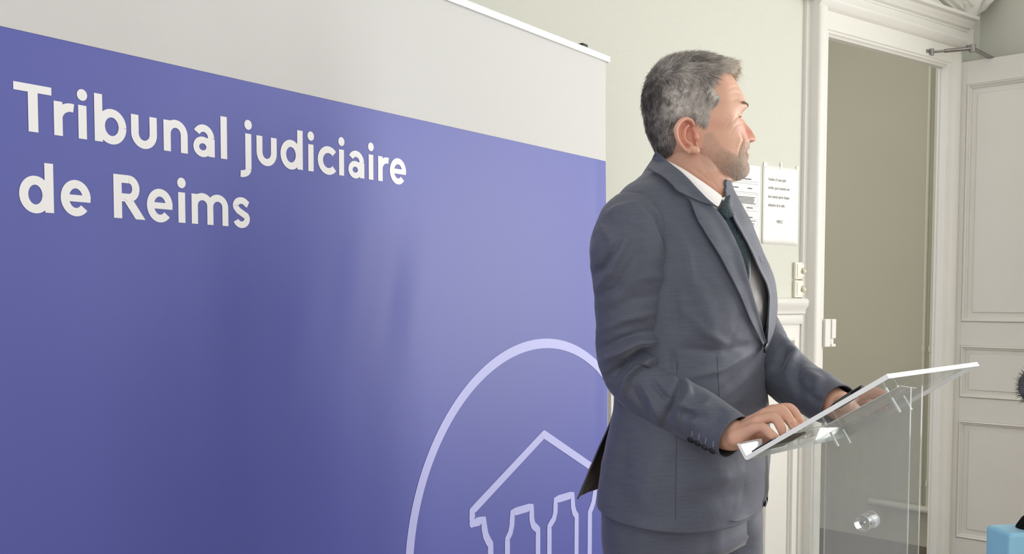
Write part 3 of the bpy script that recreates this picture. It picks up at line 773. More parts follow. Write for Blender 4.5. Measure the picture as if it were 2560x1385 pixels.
def vnormals(V, F_):
    V = np.asarray(V); Nn = np.zeros_like(V)
    Q = np.array([f[:4] if len(f) >= 4 else tuple(f)+(f[-1],) for f in F_ if len(f) <= 4])
    n = np.cross(V[Q[:, 2]]-V[Q[:, 0]], V[Q[:, 3]]-V[Q[:, 1]])
    for k in range(4): np.add.at(Nn, Q[:, k], n)
    return Nn/np.maximum(np.linalg.norm(Nn, axis=1), 1e-9)[:, None]
def fbm(P, sc, seed=0):
    return np.array([noise.fractal(Vector((p*sc + seed).tolist()), 1.0, 2.0, 3) for p in P])
def bvh_of(V, F_): return BVHTree.FromPolygons([tuple(v) for v in V], F_)
def shoot(bvh, px, py, toward=None):
    """point and normal where the sight line through a pixel meets a garment"""
    x, y = px, py
    for k in range(60):
        d = ray(x, y); d = d/np.linalg.norm(d)
        loc, nor, idx, dist = bvh.ray_cast(Vector(CO), Vector(d))
        if loc is not None:
            n = np.array(nor); 
            if n@d > 0: n = -n
            p = np.array(loc)
            if k: p = at(px, py, p[1])
            return p, n
        x += ((toward[0]-px)*.02 if toward is not None else -1.0); y += ((toward[1]-py)*.02 if toward is not None else 0)
    return at(px, py, 1.97), -ray(px, py)
def resample(pts, n):
    P = np.asarray(pts, float); d = np.r_[0, np.cumsum(np.linalg.norm(np.diff(P, axis=0), axis=1))]; d /= d[-1]
    t = np.linspace(0, 1, n); return np.stack([np.interp(t, d, P[:, k]) for k in range(P.shape[1])], 1)
def smoothpoly(pts, it=2):
    P = np.asarray(pts, float)
    for _ in range(it):
        Q = [P[0]]
        for a, b in zip(P[:-1], P[1:]): Q += [a*.75+b*.25, a*.25+b*.75]
        Q.append(P[-1]); P = np.array(Q)
    return P
def drape(name, e1, e2, bvh, height, material, parent, nt=70, na=10, thick=.0025, smooth_it=2, relax=2, toward=(1700, 800)):
    """a cloth strip between two edges, laid on a garment at a height profile height(a, t)"""
    A, B_ = resample(e1, nt), resample(e2, nt)
    H = np.zeros((nt, na, 3)); Nn = np.zeros((nt, na, 3))
    for i in range(nt):
        for j in range(na):
            a = j/(na-1); p = A[i]*(1-a)+B_[i]*a
            H[i, j], Nn[i, j] = shoot(bvh, p[0], p[1], toward)
    for _ in range(relax):
        K = H.copy(); K[1:-1] = (H[:-2]+2*H[1:-1]+H[2:])/4; H = K
        K = Nn.copy(); K[1:-1] = (Nn[:-2]+2*Nn[1:-1]+Nn[2:])/4; K[:, 1:-1] = (K[:, :-2]+2*K[:, 1:-1]+K[:, 2:])/4; Nn = K
    Nn /= np.linalg.norm(Nn, axis=2)[..., None]
    for i in range(nt):
        for j in range(na): H[i, j] += Nn[i, j]*height(j/(na-1), i/(nt-1))
    V = H.reshape(-1, 3); top = V; bot = V - Nn.reshape(-1, 3)*thick; b = len(V)
    F_ = grid_faces(nt, na); F2 = [tuple(b+q for q in f[::-1]) for f in F_]
    rim = [i*na for i in range(nt)] + [(nt-1)*na+j for j in range(1, na)] + [i*na+na-1 for i in range(nt-2, -1, -1)] + [j for j in range(na-2, 0, -1)]
    F3 = [(rim[k], rim[(k+1) % len(rim)], b+rim[(k+1) % len(rim)], b+rim[k]) for k in range(len(rim))]
    o = obj(name, np.vstack([top, bot]), F_+F2+F3, material, parent, smooth=True); fix_normals(o); autosmooth(o, 1.0); return o
def fset(o, name, C):
    at_ = o.data.color_attributes.new(name, 'FLOAT_COLOR', 'POINT'); at_.data.foreach_set('color', np.asarray(C, np.float32).ravel())

# ---- cloth
def suiting(name, col, streak=.13):
    m, nt, p = nodes_of(name)
    p.inputs['Roughness'].default_value = .62; p.inputs['Specular IOR Level'].default_value = .35; p.inputs['Sheen Weight'].default_value = .25; p.inputs['Sheen Roughness'].default_value = .4
    mp = mapping(nt, (28, 28, 620)); no = N(nt, 'ShaderNodeTexNoise', i_Scale=1.0, i_Detail=2.5)
    mp2 = mapping(nt, (420, 420, 60)); no2 = N(nt, 'ShaderNodeTexNoise', i_Scale=1.0, i_Detail=2.0)
    nt.links.new(mp.outputs[0], no.inputs['Vector']); nt.links.new(mp2.outputs[0], no2.inputs['Vector'])
    ad = N(nt, 'ShaderNodeMath', operation='MULTIPLY_ADD'); ad.inputs[1].default_value = .35
    nt.links.new(no2.outputs['Fac'], ad.inputs[0]); nt.links.new(no.outputs['Fac'], ad.inputs[2])
    mr = N(nt, 'ShaderNodeMapRange'); mr.inputs[1].default_value = .4; mr.inputs[2].default_value = .95; mr.inputs[3].default_value = 1-streak; mr.inputs[4].default_value = 1+streak
    nt.links.new(ad.outputs[0], mr.inputs[0])
    mx = N(nt, 'ShaderNodeVectorMath', operation='SCALE'); mx.inputs[0].default_value = col[:3]
    nt.links.new(mr.outputs[0], mx.inputs['Scale']); nt.links.new(mx.outputs[0], p.inputs['Base Color'])
    bu = N(nt, 'ShaderNodeBump', i_Strength=.25, i_Distance=.0005)
    nt.links.new(ad.outputs[0], bu.inputs['Height']); nt.links.new(bu.outputs[0], p.inputs['Normal'])
    return m
M_suit = suiting('grey_blue_suiting', lin(89, 93, 107))
M_seam = mat('seam_thread', lin(62, 65, 76), .7, .2, nscale=(40, 40, 40), namt=.1)
M_lining = mat('jacket_lining', lin(26, 27, 34), .5, .4, nscale=(40, 40, 40), namt=.1)
M_shirt = mat('white_shirt_cotton', lin(240, 238, 235), .6, .3, nscale=(60, 60, 60), namt=.01, bump=.1, bscale=(300, 300, 300))
M_tie = None
def tie_mat():
    m, nt, p = nodes_of('dark_teal_knit')
    p.inputs['Roughness'].default_value = .5; p.inputs['Sheen Weight'].default_value = .2
    mp = mapping(nt, (300, 300, 520)); wv = N(nt, 'ShaderNodeTexNoise', i_Scale=1.0, i_Detail=1.0)
    nt.links.new(mp.outputs[0], wv.inputs['Vector'])
    cr = N(nt, 'ShaderNodeValToRGB'); cr.color_ramp.elements[0].color = lin(16, 30, 40); cr.color_ramp.elements[1].color = lin(52, 82, 94)
    cr.color_ramp.elements[0].position = .35; cr.color_ramp.elements[1].position = .68
    nt.links.new(wv.outputs['Fac'], cr.inputs[0]); nt.links.new(cr.outputs[0], p.inputs['Base Color'])
    bu = N(nt, 'ShaderNodeBump', i_Strength=.5, i_Distance=.001); nt.links.new(wv.outputs['Fac'], bu.inputs['Height']); nt.links.new(bu.outputs[0], p.inputs['Normal'])
    return m
M_tie = tie_mat()
M_button = mat('dark_horn_button', lin(34, 36, 42), .35, .5, nscale=(80, 80, 80), namt=.2)
M_thread = mat('grey_thread', lin(150, 156, 166), .7, .2, nscale=(80, 80, 80), namt=.1)
M_shoe = mat('black_leather', lin(28, 26, 26), .3, .5, nscale=(30, 30, 30), namt=.1)

PERSON = empty('person', T3(0, 0, 0), 'grey-haired bearded man in a grey-blue suit and dark tie standing at the lectern', 'person')

# pixel outlines of the jacket front
z2_ = lambda pts: [(1440+a/2.473, 380+b/2.473) for a, b in pts]
NEAR_IN = z2_([(512, 48), (560, 92), (640, 172), (700, 240), (770, 310), (850, 382), (900, 450), (950, 540), (1000, 650), (1022, 730), (1050, 830), (1090, 960), (1130, 1090), (1158, 1190)])
NEAR_OUT = z2_([(457, 140), (510, 170), (560, 205), (610, 262), (660, 288), (693, 312), (705, 350), (740, 430), (800, 530), (880, 660), (950, 790), (1010, 910), (1065, 1045), (1115, 1135), (1152, 1215)])
FAR_IN = [(1809, 503), (1826, 554), (1845, 586), (1867, 627), (1885, 671), (1914, 722), (1912, 784), (1908, 857)]
FAR_OUT = [(1815, 505), (1836, 527), (1860, 562), (1884, 612), (1904, 656), (1922, 694), (1934, 728), (1933, 768), (1925, 822), (1913, 869)]

FORM = None
def build_jacket():
    global FORM, JACKET, FORMB
    nz, na = 150, 200
    th = np.linspace(-np.pi, np.pi, na, endpoint=False)
    # closed form for draping
    zz = np.linspace(1.60, .70, nz); Z, TH = np.meshgrid(zz, th, indexing='ij')
    V = form_pt(Z, TH).reshape(-1, 3); F_ = grid_faces(nz, na, True)
    FORM = bvh_of(V, F_)
    # jacket shell
    ths = np.linspace(-np.pi, np.pi, 260, endpoint=False); nz = 230; na = len(ths)
    deg = np.degrees(ths)
    hem = interp(deg, [-180, -150, -90, -50, -32, -24, -10, 10, 45, 90, 125, 150, 180], [.835, .835, .835, .838, .855, .838, .815, .806, .806, .815, .832, .838, .835])
    tz = np.linspace(0, 1, nz)
    top = 1.505 + .035*np.clip(-np.cos(ths), 0, 1)+.02*np.clip(np.sin(ths), 0, 1)
    Z = top[None, :] + (hem[None, :]-top[None, :])*tz[:, None]; TH = np.broadcast_to(ths, Z.shape)
    G = .004 + .006*np.clip((1.0-Z)/.2, 0, 1)
    V = form_pt(Z, TH, G)
    # back panel flares away below the side vent
    vent = np.radians(139)
    t = np.clip((1.035-Z)/.20, 0, 1.05)
    back = ((TH > vent) | (TH < -np.radians(150)))
    sd_ = np.where(TH > vent, 1.0, np.clip((-np.radians(150)-TH)/.5, 0, 1))
    V = V + np.where(back, t**1.3*sd_, 0)[..., None]*(-TF*.040 + TR*.020)
    Vf = V.reshape(-1, 3)
    F_ = np.array(grid_faces(nz, na, True))
    nrm = vnormals(Vf, F_.tolist()); cen = Vf.reshape(nz, na, 3).mean(1)[:, None, :]
    if (nrm.reshape(nz, na, 3)*(V-cen)).sum() < 0: nrm = -nrm
    Vf = Vf + nrm*(.0035*fbm(Vf, 7.0)[:, None] + .0012*fbm(Vf, 22.0, 4)[:, None])
    Vf = folds(Vf, nrm, [([(1900, 872), (1800, 925), (1720, 945)], 9, .004), ([(1880, 860), (1790, 880), (1700, 870)], 10, -.004), ([(1898, 905), (1850, 960), (1800, 1000)], 10, .003), ([(1690, 560), (1720, 640), (1730, 720)], 14, .004), ([(1700, 760), (1760, 830), (1830, 870)], 12, .003), ([(1680, 880), (1690, 940)], 10, -.005), ([(1900, 890), (1810, 985), (1740, 1010)], 20, -.003), ([(1690, 1190), (1900, 1195)], 30, .004),
                         ([(1910, 1180), (1830, 1230), (1740, 1260)], 26, -.004), ([(1700, 640), (1760, 760), (1800, 880)], 24, .003), ([(1685, 720), (1690, 840)], 14, -.004), ([(1640, 1150), (1600, 1290)], 30, .004), ([(1560, 1120), (1535, 1270)], 22, -.004)])
    px = proj(Vf).reshape(nz, na, 2)
    # open the front: remove what lies between the two lapels
    hin = resample(NEAR_IN, 40)*.8+resample(NEAR_OUT, 40)*.2; hfar = resample(FAR_IN, 40)*.45+resample(FAR_OUT, 40)*.55
    hole = [tuple(p) for p in hin] + [tuple(p) for p in hfar[::-1]] + [(1815, 440), (1700, 380)]
    hp = np.array(hole, float)
    c4 = px.reshape(-1, 2)[F_].mean(1); fz = Vf[F_].mean(1); front = ((CO-fz)*nrm[F_[:, 0]]).sum(1) > -0.02
    cut = in_poly(c4, hp) & front & (fz[:, 2] > 1.0)
    # the vent slit
    j = int(np.searchsorted(ths, vent)); col = F_ % na
    slit = ((F_.min(1) % na == j-1) | ((col == j-1).any(1) & (col == j).any(1))) & (fz[:, 2] < 1.03)
    # front slit from the button down between the overlapping fronts
    keep = ~(cut | slit)
    Fk = F_[keep].tolist()
    used = np.unique(np.array(Fk)); mp = -np.ones(len(Vf), int); mp[used] = np.arange(len(used))
    o = obj('jacket', Vf[used], [tuple(mp[q] for q in f) for f in Fk], M_suit, PERSON, smooth=True, mats=[M_lining]); fix_normals(o)
    md = o.modifiers.new('cloth', 'SOLIDIFY'); md.thickness = .003; md.offset = -1; md.material_offset = 1
    JACKET = o
    FORMB = bvh_of(Vf, F_.tolist())
build_jacket()

def sleeve(name, pts, rads, segs, parent, seed, amp=.004, n=150, sub=24):
    P = np.array([at(*p) for p in pts]); path, rr = smooth_path(P, rads, sub)
    V, F_ = tube(path, rr, n, False, up=(-.3, -1, .1))
    nrm = vnormals(V, F_); ctr = np.repeat(path, n, axis=0)
    if ((V-ctr)*nrm).sum() < 0: nrm = -nrm
    tt = np.repeat(np.linspace(0, 1, len(path)), n)
    env = np.clip(np.minimum(tt*8, (1-tt)*10), 0, 1)
    V = V + nrm*((amp*fbm(V, 9.0, seed)+amp*.35*fbm(V, 26.0, seed+3))*env)[:, None]
    V = folds(V, nrm, segs)
    # shoulder end closed with a cap
    k = len(V); V = np.vstack([V, path[0]-(path[1]-path[0])*1.2]); F_ = F_ + [(k, (j+1) % n, j) for j in range(n)]
    nf = len(F_); last = np.arange(k-n, k); e = path[-1]-path[-2]; e /= np.linalg.norm(e); prev = last
    for rr_, dx in ((.97, .0012), (.93, .0), (.80, -.025), (.60, -.045)):
        ring = path[-1]+(V[last]-path[-1])*rr_+e*dx; b0 = len(V); V = np.vstack([V, ring]); cur = np.arange(b0, b0+n)
        F_ = F_ + [(int(prev[j]), int(prev[(j+1) % n]), int(cur[(j+1) % n]), int(cur[j])) for j in range(n)]; prev = cur
    o = obj(name, V, F_, M_suit, parent, smooth=True, mats=[M_lining], midx=[0]*(nf+2*n)+[1]*(len(F_)-nf-2*n)); fix_normals(o)
    return o, bvh_of(V, F_), path, rr
RS = [(1604, 520, 1.845), (1588, 570, 1.832), (1577, 640, 1.825), (1578, 740, 1.83), (1574, 830, 1.84), (1578, 895, 1.845), (1600, 945, 1.835), (1660, 993, 1.80), (1740, 1038, 1.75), (1834, 1093, 1.69)]
RR = [.060, .078, .083, .0745, .0700, .0670, .0640, .0580, .0510, .0445]
RSEG = [([(1476, 688), (1505, 668), (1545, 610)], 9, -.008), ([(1492, 722), (1528, 680), (1572, 585)], 10, .006), ([(1488, 745), (1540, 720), (1590, 640)], 10, -.004), ([(1500, 560), (1530, 600), (1530, 650)], 12, .004),
        ([(1655, 872), (1612, 876), (1562, 902), (1528, 950)], 8, -.016), ([(1668, 893), (1615, 900), (1572, 940), (1560, 985)], 9, .013), ([(1655, 850), (1590, 856), (1530, 895)], 12, .013), ([(1500, 905), (1540, 885), (1610, 835)], 9, .006),
        ([(1494, 875), (1550, 850), (1640, 825)], 9, -.006), ([(1495, 830), (1560, 800), (1650, 780)], 10, .004), ([(1500, 790), (1580, 750), (1660, 730)], 14, -.003), ([(1590, 700), (1640, 690), (1670, 700)], 12, .003), ([(1505, 950), (1540, 920), (1580, 905)], 8, -.006),
        ([(1702, 934), (1697, 970), (1675, 1012), (1668, 1040)], 8, -.009), ([(1716, 952), (1722, 985), (1700, 1030), (1690, 1070)], 9, .008), ([(1690, 980), (1668, 1035), (1655, 1072)], 8, -.007), ([(1690, 1012), (1730, 1022), (1775, 1018)], 8, .006), ([(1700, 1030), (1745, 1045), (1800, 1040)], 9, -.005),
        ([(1775, 995), (1752, 1035), (1715, 1075)], 10, .004), ([(1600, 955), (1630, 1000), (1650, 1058)], 9, .006), ([(1622, 940), (1655, 985), (1675, 1005)], 8, -.006), ([(1575, 960), (1600, 1010), (1625, 1045)], 9, -.004),
        ([(1515, 540), (1545, 522), (1600, 508)], 10, .005), ([(1530, 565), (1560, 560), (1610, 580)], 9, -.003), ([(1602, 506), (1642, 545), (1667, 606), (1677, 665), (1675, 730)], 6, -.005), ([(1805, 1012), (1790, 1052), (1750, 1085)], 10, -.003), ([(1835, 1030), (1812, 1080), (1790, 1110)], 10, .003)]
o_rs, RSB, RPATH, RRAD = sleeve('sleeve', RS, RR, RSEG, JACKET, 11)
LS = [(1800, 610, 2.06), (1815, 680, 2.08), (1845, 760, 2.07), (1878, 830, 2.04), (1920, 900, 1.985), (1975, 950, 1.92), (2038, 985, 1.85), (2096, 1013, 1.785)]
LR = [.055, .062, .062, .062, .060, .055, .049, .042]
LSEG = [([(1955, 845), (1985, 885), (1965, 930)], 12, .008), ([(1970, 868), (1950, 910), (1930, 930)], 10, -.008), ([(1998, 905), (1990, 940), (2000, 1000)], 12, -.007), ([(2010, 925), (2045, 950), (2040, 980)], 12, .006), ([(1975, 945), (2040, 1000), (2070, 1010)], 9, -.003)]
o_ls, LSB, LPATH, LRAD = sleeve('sleeve', LS, LR, LSEG, JACKET, 31, n=110)

def jacket_trim():
    lap = lambda a, t: .0045 + .0085*math.exp(-(a/.22)**2)*min(1, t*6+.3) + .0025*math.exp(-((1-a)/.2)**2)
    # near lapel with its collar: two pieces meeting at the gorge
    ni, no_ = smoothpoly(NEAR_IN, 1), NEAR_OUT
    i_s = resample(NEAR_IN, 100); cutk = 30
    collar_in = i_s[:cutk+4]; collar_out = z2_([(457, 140), (510, 170), (560, 205), (610, 262), (655, 287)])
    drape('collar_leaf', collar_in, collar_out, FORMB, lambda a, t: .013+.006*math.exp(-(a/.3)**2)+.002*a, M_suit, JACKET, 40, 12, .003)
    lap_in = i_s[cutk-1:]; lap_out = z2_([(655, 287), (693, 312), (705, 350), (740, 430), (800, 530), (880, 660), (950, 790), (1010, 910), (1065, 1045), (1115, 1135), (1152, 1215)])
    drape('lapel', lap_in, lap_out, FORMB, lambda a, t: .007 + .006*math.exp(-(a/.25)**2)*(1-t*.6) + .004*a*(1-t), M_suit, JACKET, 80, 12, .003)
    drape('lapel', smoothpoly(FAR_IN, 1), smoothpoly(FAR_OUT, 1), FORMB, lambda a, t: .006+.004*math.exp(-(a/.3)**2), M_suit, JACKET, 60, 8, .003)
    # overlapping near front edge below the button
    e1 = [(1830, 900), (1828, 1000), (1826, 1150), (1822, 1240), (1800, 1302)]
    e2 = [(1904, 868), (1908, 1004), (1907, 1150), (1905, 1238), (1894, 1270), (1870, 1290), (1840, 1301)]
    drape('front_edge', e1, e2, FORMB, lambda a, t: -.004 + (.0095*a**1.1)*min(1, t*7+.15), M_suit, JACKET, 70, 10, .0025)
    e1 = [(1900, 1120), (1902, 1180), (1902, 1235), (1905, 1252)]; e2 = [(1917, 1120), (1920, 1190), (1919, 1255), (1913, 1267)]
    drape('far_front', e1, e2, FORMB, lambda a, t: .001, M_lining, JACKET, 30, 6, .003)
    # collar standing round the back of the neck
    n = 40; V = []
    for i in range(n):
        ph = math.radians(88 + (272-88)*i/(n-1)); c, s = math.cos(ph), math.sin(ph)
        bk = max(0, -c); tz = 1.512+.050*bk**.7
        for (gr, zz) in ((.004, -.012), (.006, .0), (.012, .004), (.019, -.004), (.034, -.028), (.048, -.05)):
            V.append(T3(.036+(.070+gr)*c - .006*bk, (.068+gr)*s*(1.06 if s > 0 else .92), tz+zz))
    o = obj('collar_back', V, grid_faces(n, 6), M_suit, JACKET, smooth=True); fix_normals(o)
    md = o.modifiers.new('cloth', 'SOLIDIFY'); md.thickness = .003; md.offset = 0; s_ = o.modifiers.new('sub', 'SUBSURF'); s_.levels = 1; s_.render_levels = 1
    # cuff buttons with their stitched buttonholes
    for (bx, by), (h0, h1) in zip(((1727, 1099.5), (1744, 1107.5), (1762, 1118), (1780.5, 1126.5)), (((1731, 1078), (1731, 1089)), ((1749, 1084), (1747.5, 1098)), ((1765.5, 1095), (1764, 1107)), ((1784.5, 1103), (1783, 1116)))):
        p, nn = shoot(RSB, bx, by); u = np.cross(nn, [0, 0, 1]); u /= np.linalg.norm(u); v = np.cross(nn, u)
        pts = [p+nn*h for h in (-.001, .0022, .0030, .0030, .0022)]
        b = MB().tube([p-nn*.001, p+nn*.0018, p+nn*.0032, p+nn*.0034, p+nn*.0026, p+nn*.0022], [.0066, .0070, .0066, .0056, .0046, .0008], 22).build('cuff_button', M_button, JACKET, smooth=True)
        MB().tube([p+nn*.0022, p+nn*.0032], .0011, 8).build('button_thread', M_thread, b)
        q0, n0 = shoot(RSB, *h0); q1, n1 = shoot(RSB, *h1)
        MB().tube([q0+n0*.0006, q1+n1*.0006], .0011, 6).build('buttonhole', M_thread, JACKET)
    # pocket welt, breast pocket, dart and side seams
    for nm, e1, e2, h in (('pocket_welt', [(1800, 1004.5), (1829, 1005)], [(1800, 1016), (1829, 1018)], .003), ):
        drape(nm, e1, e2, FORMB, lambda a, t: .003, M_suit, JACKET, 12, 4, .002, relax=0)
    drape('breast_pocket', [(1891, 643), (1901, 644)], [(1896, 658), (1905, 659)], FORMB, lambda a, t: .0065, M_suit, JACKET, 8, 6, .002, relax=0)
    for pts in ([(1693, 905), (1691, 1060), (1690, 1180), (1689, 1300)], [(1793, 890), (1796, 960), (1798, 1003)]):
        R_ = resample(pts, 30); P = [];
        for a in R_:
            p, nn = shoot(FORMB, *a); P.append(p+nn*.0002)
        MB().tube(P, .0004, 6).build('seam', M_seam, JACKET)
    p, nn = shoot(FORMB, 1903, 868)
    MB().tube([p+nn*.008, p+nn*.012, p+nn*.0125], [.0105, .0105, .008], 22).build('front_button', M_button, JACKET, smooth=True)
jacket_trim()

# ---- shirt and tie
def shirt_tie():
    nz, na = 90, 120
    th = np.linspace(-np.pi, np.pi, na, endpoint=False); zz = np.linspace(1.478, .98, nz); Z, TH = np.meshgrid(zz, th, indexing='ij')
    V = form_pt(Z, TH, -.012*np.ones_like(Z)).reshape(-1, 3); F_ = grid_faces(nz, na, True)
    nrm = vnormals(V, F_)
    if ((V-V.mean(0))*nrm).sum() < 0: nrm = -nrm
    V = V + nrm*(.004*fbm(V, 9.0, 7))[:, None]
    V = folds(V, nrm, [([(1880, 720), (1888, 760), (1905, 800)], 7, .006), ([(1870, 690), (1880, 780), (1900, 830)], 6, -.005), ([(1895, 730), (1905, 780)], 5, .004)])
    sh = obj('shirt', V, F_, M_shirt, PERSON, smooth=True); fix_normals(sh)
    SB = bvh_of(V, F_)
    z1 = lambda pts: [(1560+a/3.4625, 120+b/3.4625) for a, b in pts]
    top = z1([(318, 972), (420, 1040), (500, 1090), (650, 1190), (740, 1255), (806, 1306)])
    bot = z1([(330, 1010), (400, 1095), (480, 1160), (570, 1250), (660, 1345), (770, 1395), (782, 1392)])
    drape('shirt_collar', top, bot, FORM, lambda a, t: .012+.003*math.sin(a*3.1), M_shirt, sh, 40, 10, .002)
    drape('shirt_collar', z1([(822, 1308), (856, 1302)]), z1([(838, 1330), (868, 1338)]), FORM, lambda a, t: .006, M_shirt, sh, 8, 5, .002, relax=0)
    n = 36; V = []
    for i in range(n):
        ph = math.radians(70 + 220*i/(n-1)); c, s = math.cos(ph), math.sin(ph); bk = max(0, -c); tz = 1.515+.055*bk**.7-.02*max(0, c)
        for gr, z_ in ((0.0, -.03), (.0, .0), (.002, .003), (.005, -.01), (.008, -.03)): V.append(T3(.038+(.067+gr)*c, (.064+gr)*s, tz+z_))
    o = obj('collar_band', V, grid_faces(n, 5), M_shirt, sh, smooth=True); fix_normals(o); o.modifiers.new('c', 'SOLIDIFY').thickness = .002
    tl = z2_([(893, 440), (905, 452), (930, 500), (962, 565), (1000, 660), (1012, 730), (1010, 830)])
    tr = z2_([(940, 402), (950, 412), (965, 450), (990, 520), (1038, 618), (1056, 690), (1047, 780), (1030, 840)])
    tie = drape('tie', tl, tr, SB, lambda a, t: .010+.007*math.sin(math.pi*a), M_tie, PERSON, 50, 12, .003)
    kl = z2_([(884, 300), (868, 330), (852, 374), (872, 410), (896, 438)]); kr = z2_([(905, 312), (916, 328), (930, 360), (944, 394), (942, 412)])
    drape('tie_knot', kl, kr, SB, lambda a, t: .013+.012*math.sin(math.pi*a)**.7, M_tie, tie, 26, 14, .004)
shirt_tie()

# ---- trousers and shoes
def trousers():
    mb = MB()
    th = np.linspace(-np.pi, np.pi, 64, endpoint=False); zz = np.linspace(1.02, .74, 16); Z, TH = np.meshgrid(zz, th, indexing='ij')
    V = form_pt(Z, TH, -.022*np.ones_like(Z)).reshape(-1, 3); F_ = grid_faces(16, 64, True); F_ += [tuple(range(63, -1, -1)), tuple(range(15*64, 16*64))]
    mb.add(V, F_)
    for sg, f0, ff in ((1, -.005, -.02), (-1, .03, .05)):
        pts = [T3(f0, .088*sg, .93), T3(f0, .095*sg, .80), T3(f0+.01, .10*sg, .62), T3(f0+.015, .105*sg, .48), T3(ff, .11*sg, .25), T3(ff-.01, .115*sg, .045)]
        path, rr = smooth_path(np.array(pts), [.10, .108, .095, .082, .07, .066], 10); V, F_ = tube(path, rr, 40, True, up=tuple(TF))
        nrm = vnormals(V, [f for f in F_ if len(f) == 4]); V = np.asarray(V); ctr = np.repeat(path, 40, axis=0)
        if ((V-ctr)*nrm).sum() < 0: nrm = -nrm
        V = V + nrm*(.006*fbm(V, 8.0, 5+sg))[:, None]
        mb.add(V, F_)
    V = np.array(mb.v); nrm = vnormals(V, [f for f in mb.f if len(f) == 4])
    V = folds(V, nrm, [([(1800, 1385), (1850, 1340), (1905, 1320)], 14, .006), ([(1830, 1390), (1900, 1360)], 10, -.006), ([(1576, 1300), (1574, 1400)], 8, -.004), ([(1785, 1300), (1797, 1400)], 8, .005)])
    o = obj('trousers', V, mb.f, M_suit, PERSON, smooth=True); fix_normals(o)
    for sg, ff in ((1, -.025), (-1, .045)):
        mb = MB(); n = 22; V = []
        secs = [(-.085, .026, .075), (-.06, .037, .09), (0, .042, .085), (.07, .046, .07), (.14, .05, .052), (.18, .043, .044), (.205, .024, .03)]
        for f_, w_, h_ in secs:
            for k in range(n):
                a = 2*math.pi*k/n; x = math.cos(a); y = math.sin(a)
                V.append(T3(ff+f_, .115*sg+w_*np.sign(x)*abs(x)**.8, max(.001, h_*.5+h_*.5*np.sign(y)*abs(y)**.7)))
        F_ = [(i*n+j, i*n+(j+1) % n, (i+1)*n+(j+1) % n, (i+1)*n+j) for i in range(len(secs)-1) for j in range(n)] + [tuple(range(n)), tuple(range((len(secs)-1)*n, len(secs)*n))]
        o = obj('shoe', V, F_, M_shoe, PERSON, smooth=True); fix_normals(o)
trousers()

# ---- head: built level by level in its own frame (units below: u = about 1/4 mm)
HF = az(8); HS = az(-82); HO = at(1733.3, 293.3, 1.95); HK = 1/(3.4625*1179.5)
def Hd(x, y, r): return HO + HF*((x-600)*HK/.99) + HS*r + np.array([0, 0, -(y-600)*HK])
def Hinv(P):
    d = np.asarray(P)-HO; return 600+(d@HF)*.99/HK, 600-d[..., 2]/HK, d@HS
def Hscreen(P, r):
    """side-view coordinates (u) of a point, mirrored to his right side"""
    Pm = np.asarray(P) + HS*(np.abs(r)-r)[..., None]; q = proj(Pm); return np.stack([(q[..., 0]-1560)*3.4625, (q[..., 1]-120)*3.4625], -1)
def Hpix(a, b, r):
    """point at distance |r| beside the middle plane, seen at side-view (a, b) when on his right"""
    p = plane_hit(1560+a/3.4625, 120+b/3.4625, HO+HS*abs(r), HS); return p + HS*(r-abs(r))
HY = [118, 126, 140, 160, 180, 215, 250, 290, 330, 360, 420, 480, 505, 530, 555, 580, 620, 660, 700, 750, 795, 820, 855, 880, 903, 925, 955, 975, 1010, 1050, 1080, 1105, 1125, 1140]
HFRONT = [640, 690, 750, 805, 838, 880, 905, 932, 957, 977, 1011, 1036, 1042, 1040, 1026, 1014, 1006, 1008, 1014, 1024, 1050, 1072, 1076, 1074, 1060, 1071, 1066, 1060, 1074, 1082, 1074, 1046, 1000, 940]
HBY = [118, 126, 140, 160, 200, 250, 300, 400, 470, 590, 700, 790, 880, 940, 970, 1000, 1040, 1080, 1110, 1140]
HBACK = [560, 500, 440, 380, 308, 262, 236, 205, 196, 208, 232, 268, 306, 345, 400, 470, 560, 660, 740, 820]
HWY = [118, 126, 140, 160, 200, 250, 300, 400, 500, 600, 660, 750, 850, 900, 960, 1020, 1060, 1100, 1125, 1140]
HW = [.012, .026, .040, .051, .063, .070, .0745, .078, .0785, .0775, .0760, .0735, .0705, .0685, .0645, .0575, .050, .041, .031, .018]
NY = [560, 580, 600, 625, 650, 700, 740, 770, 785, 797, 806, 815, 830]
NP = [0, 10, 32, 54, 74, 108, 126, 128, 112, 78, 36, 10, 0]
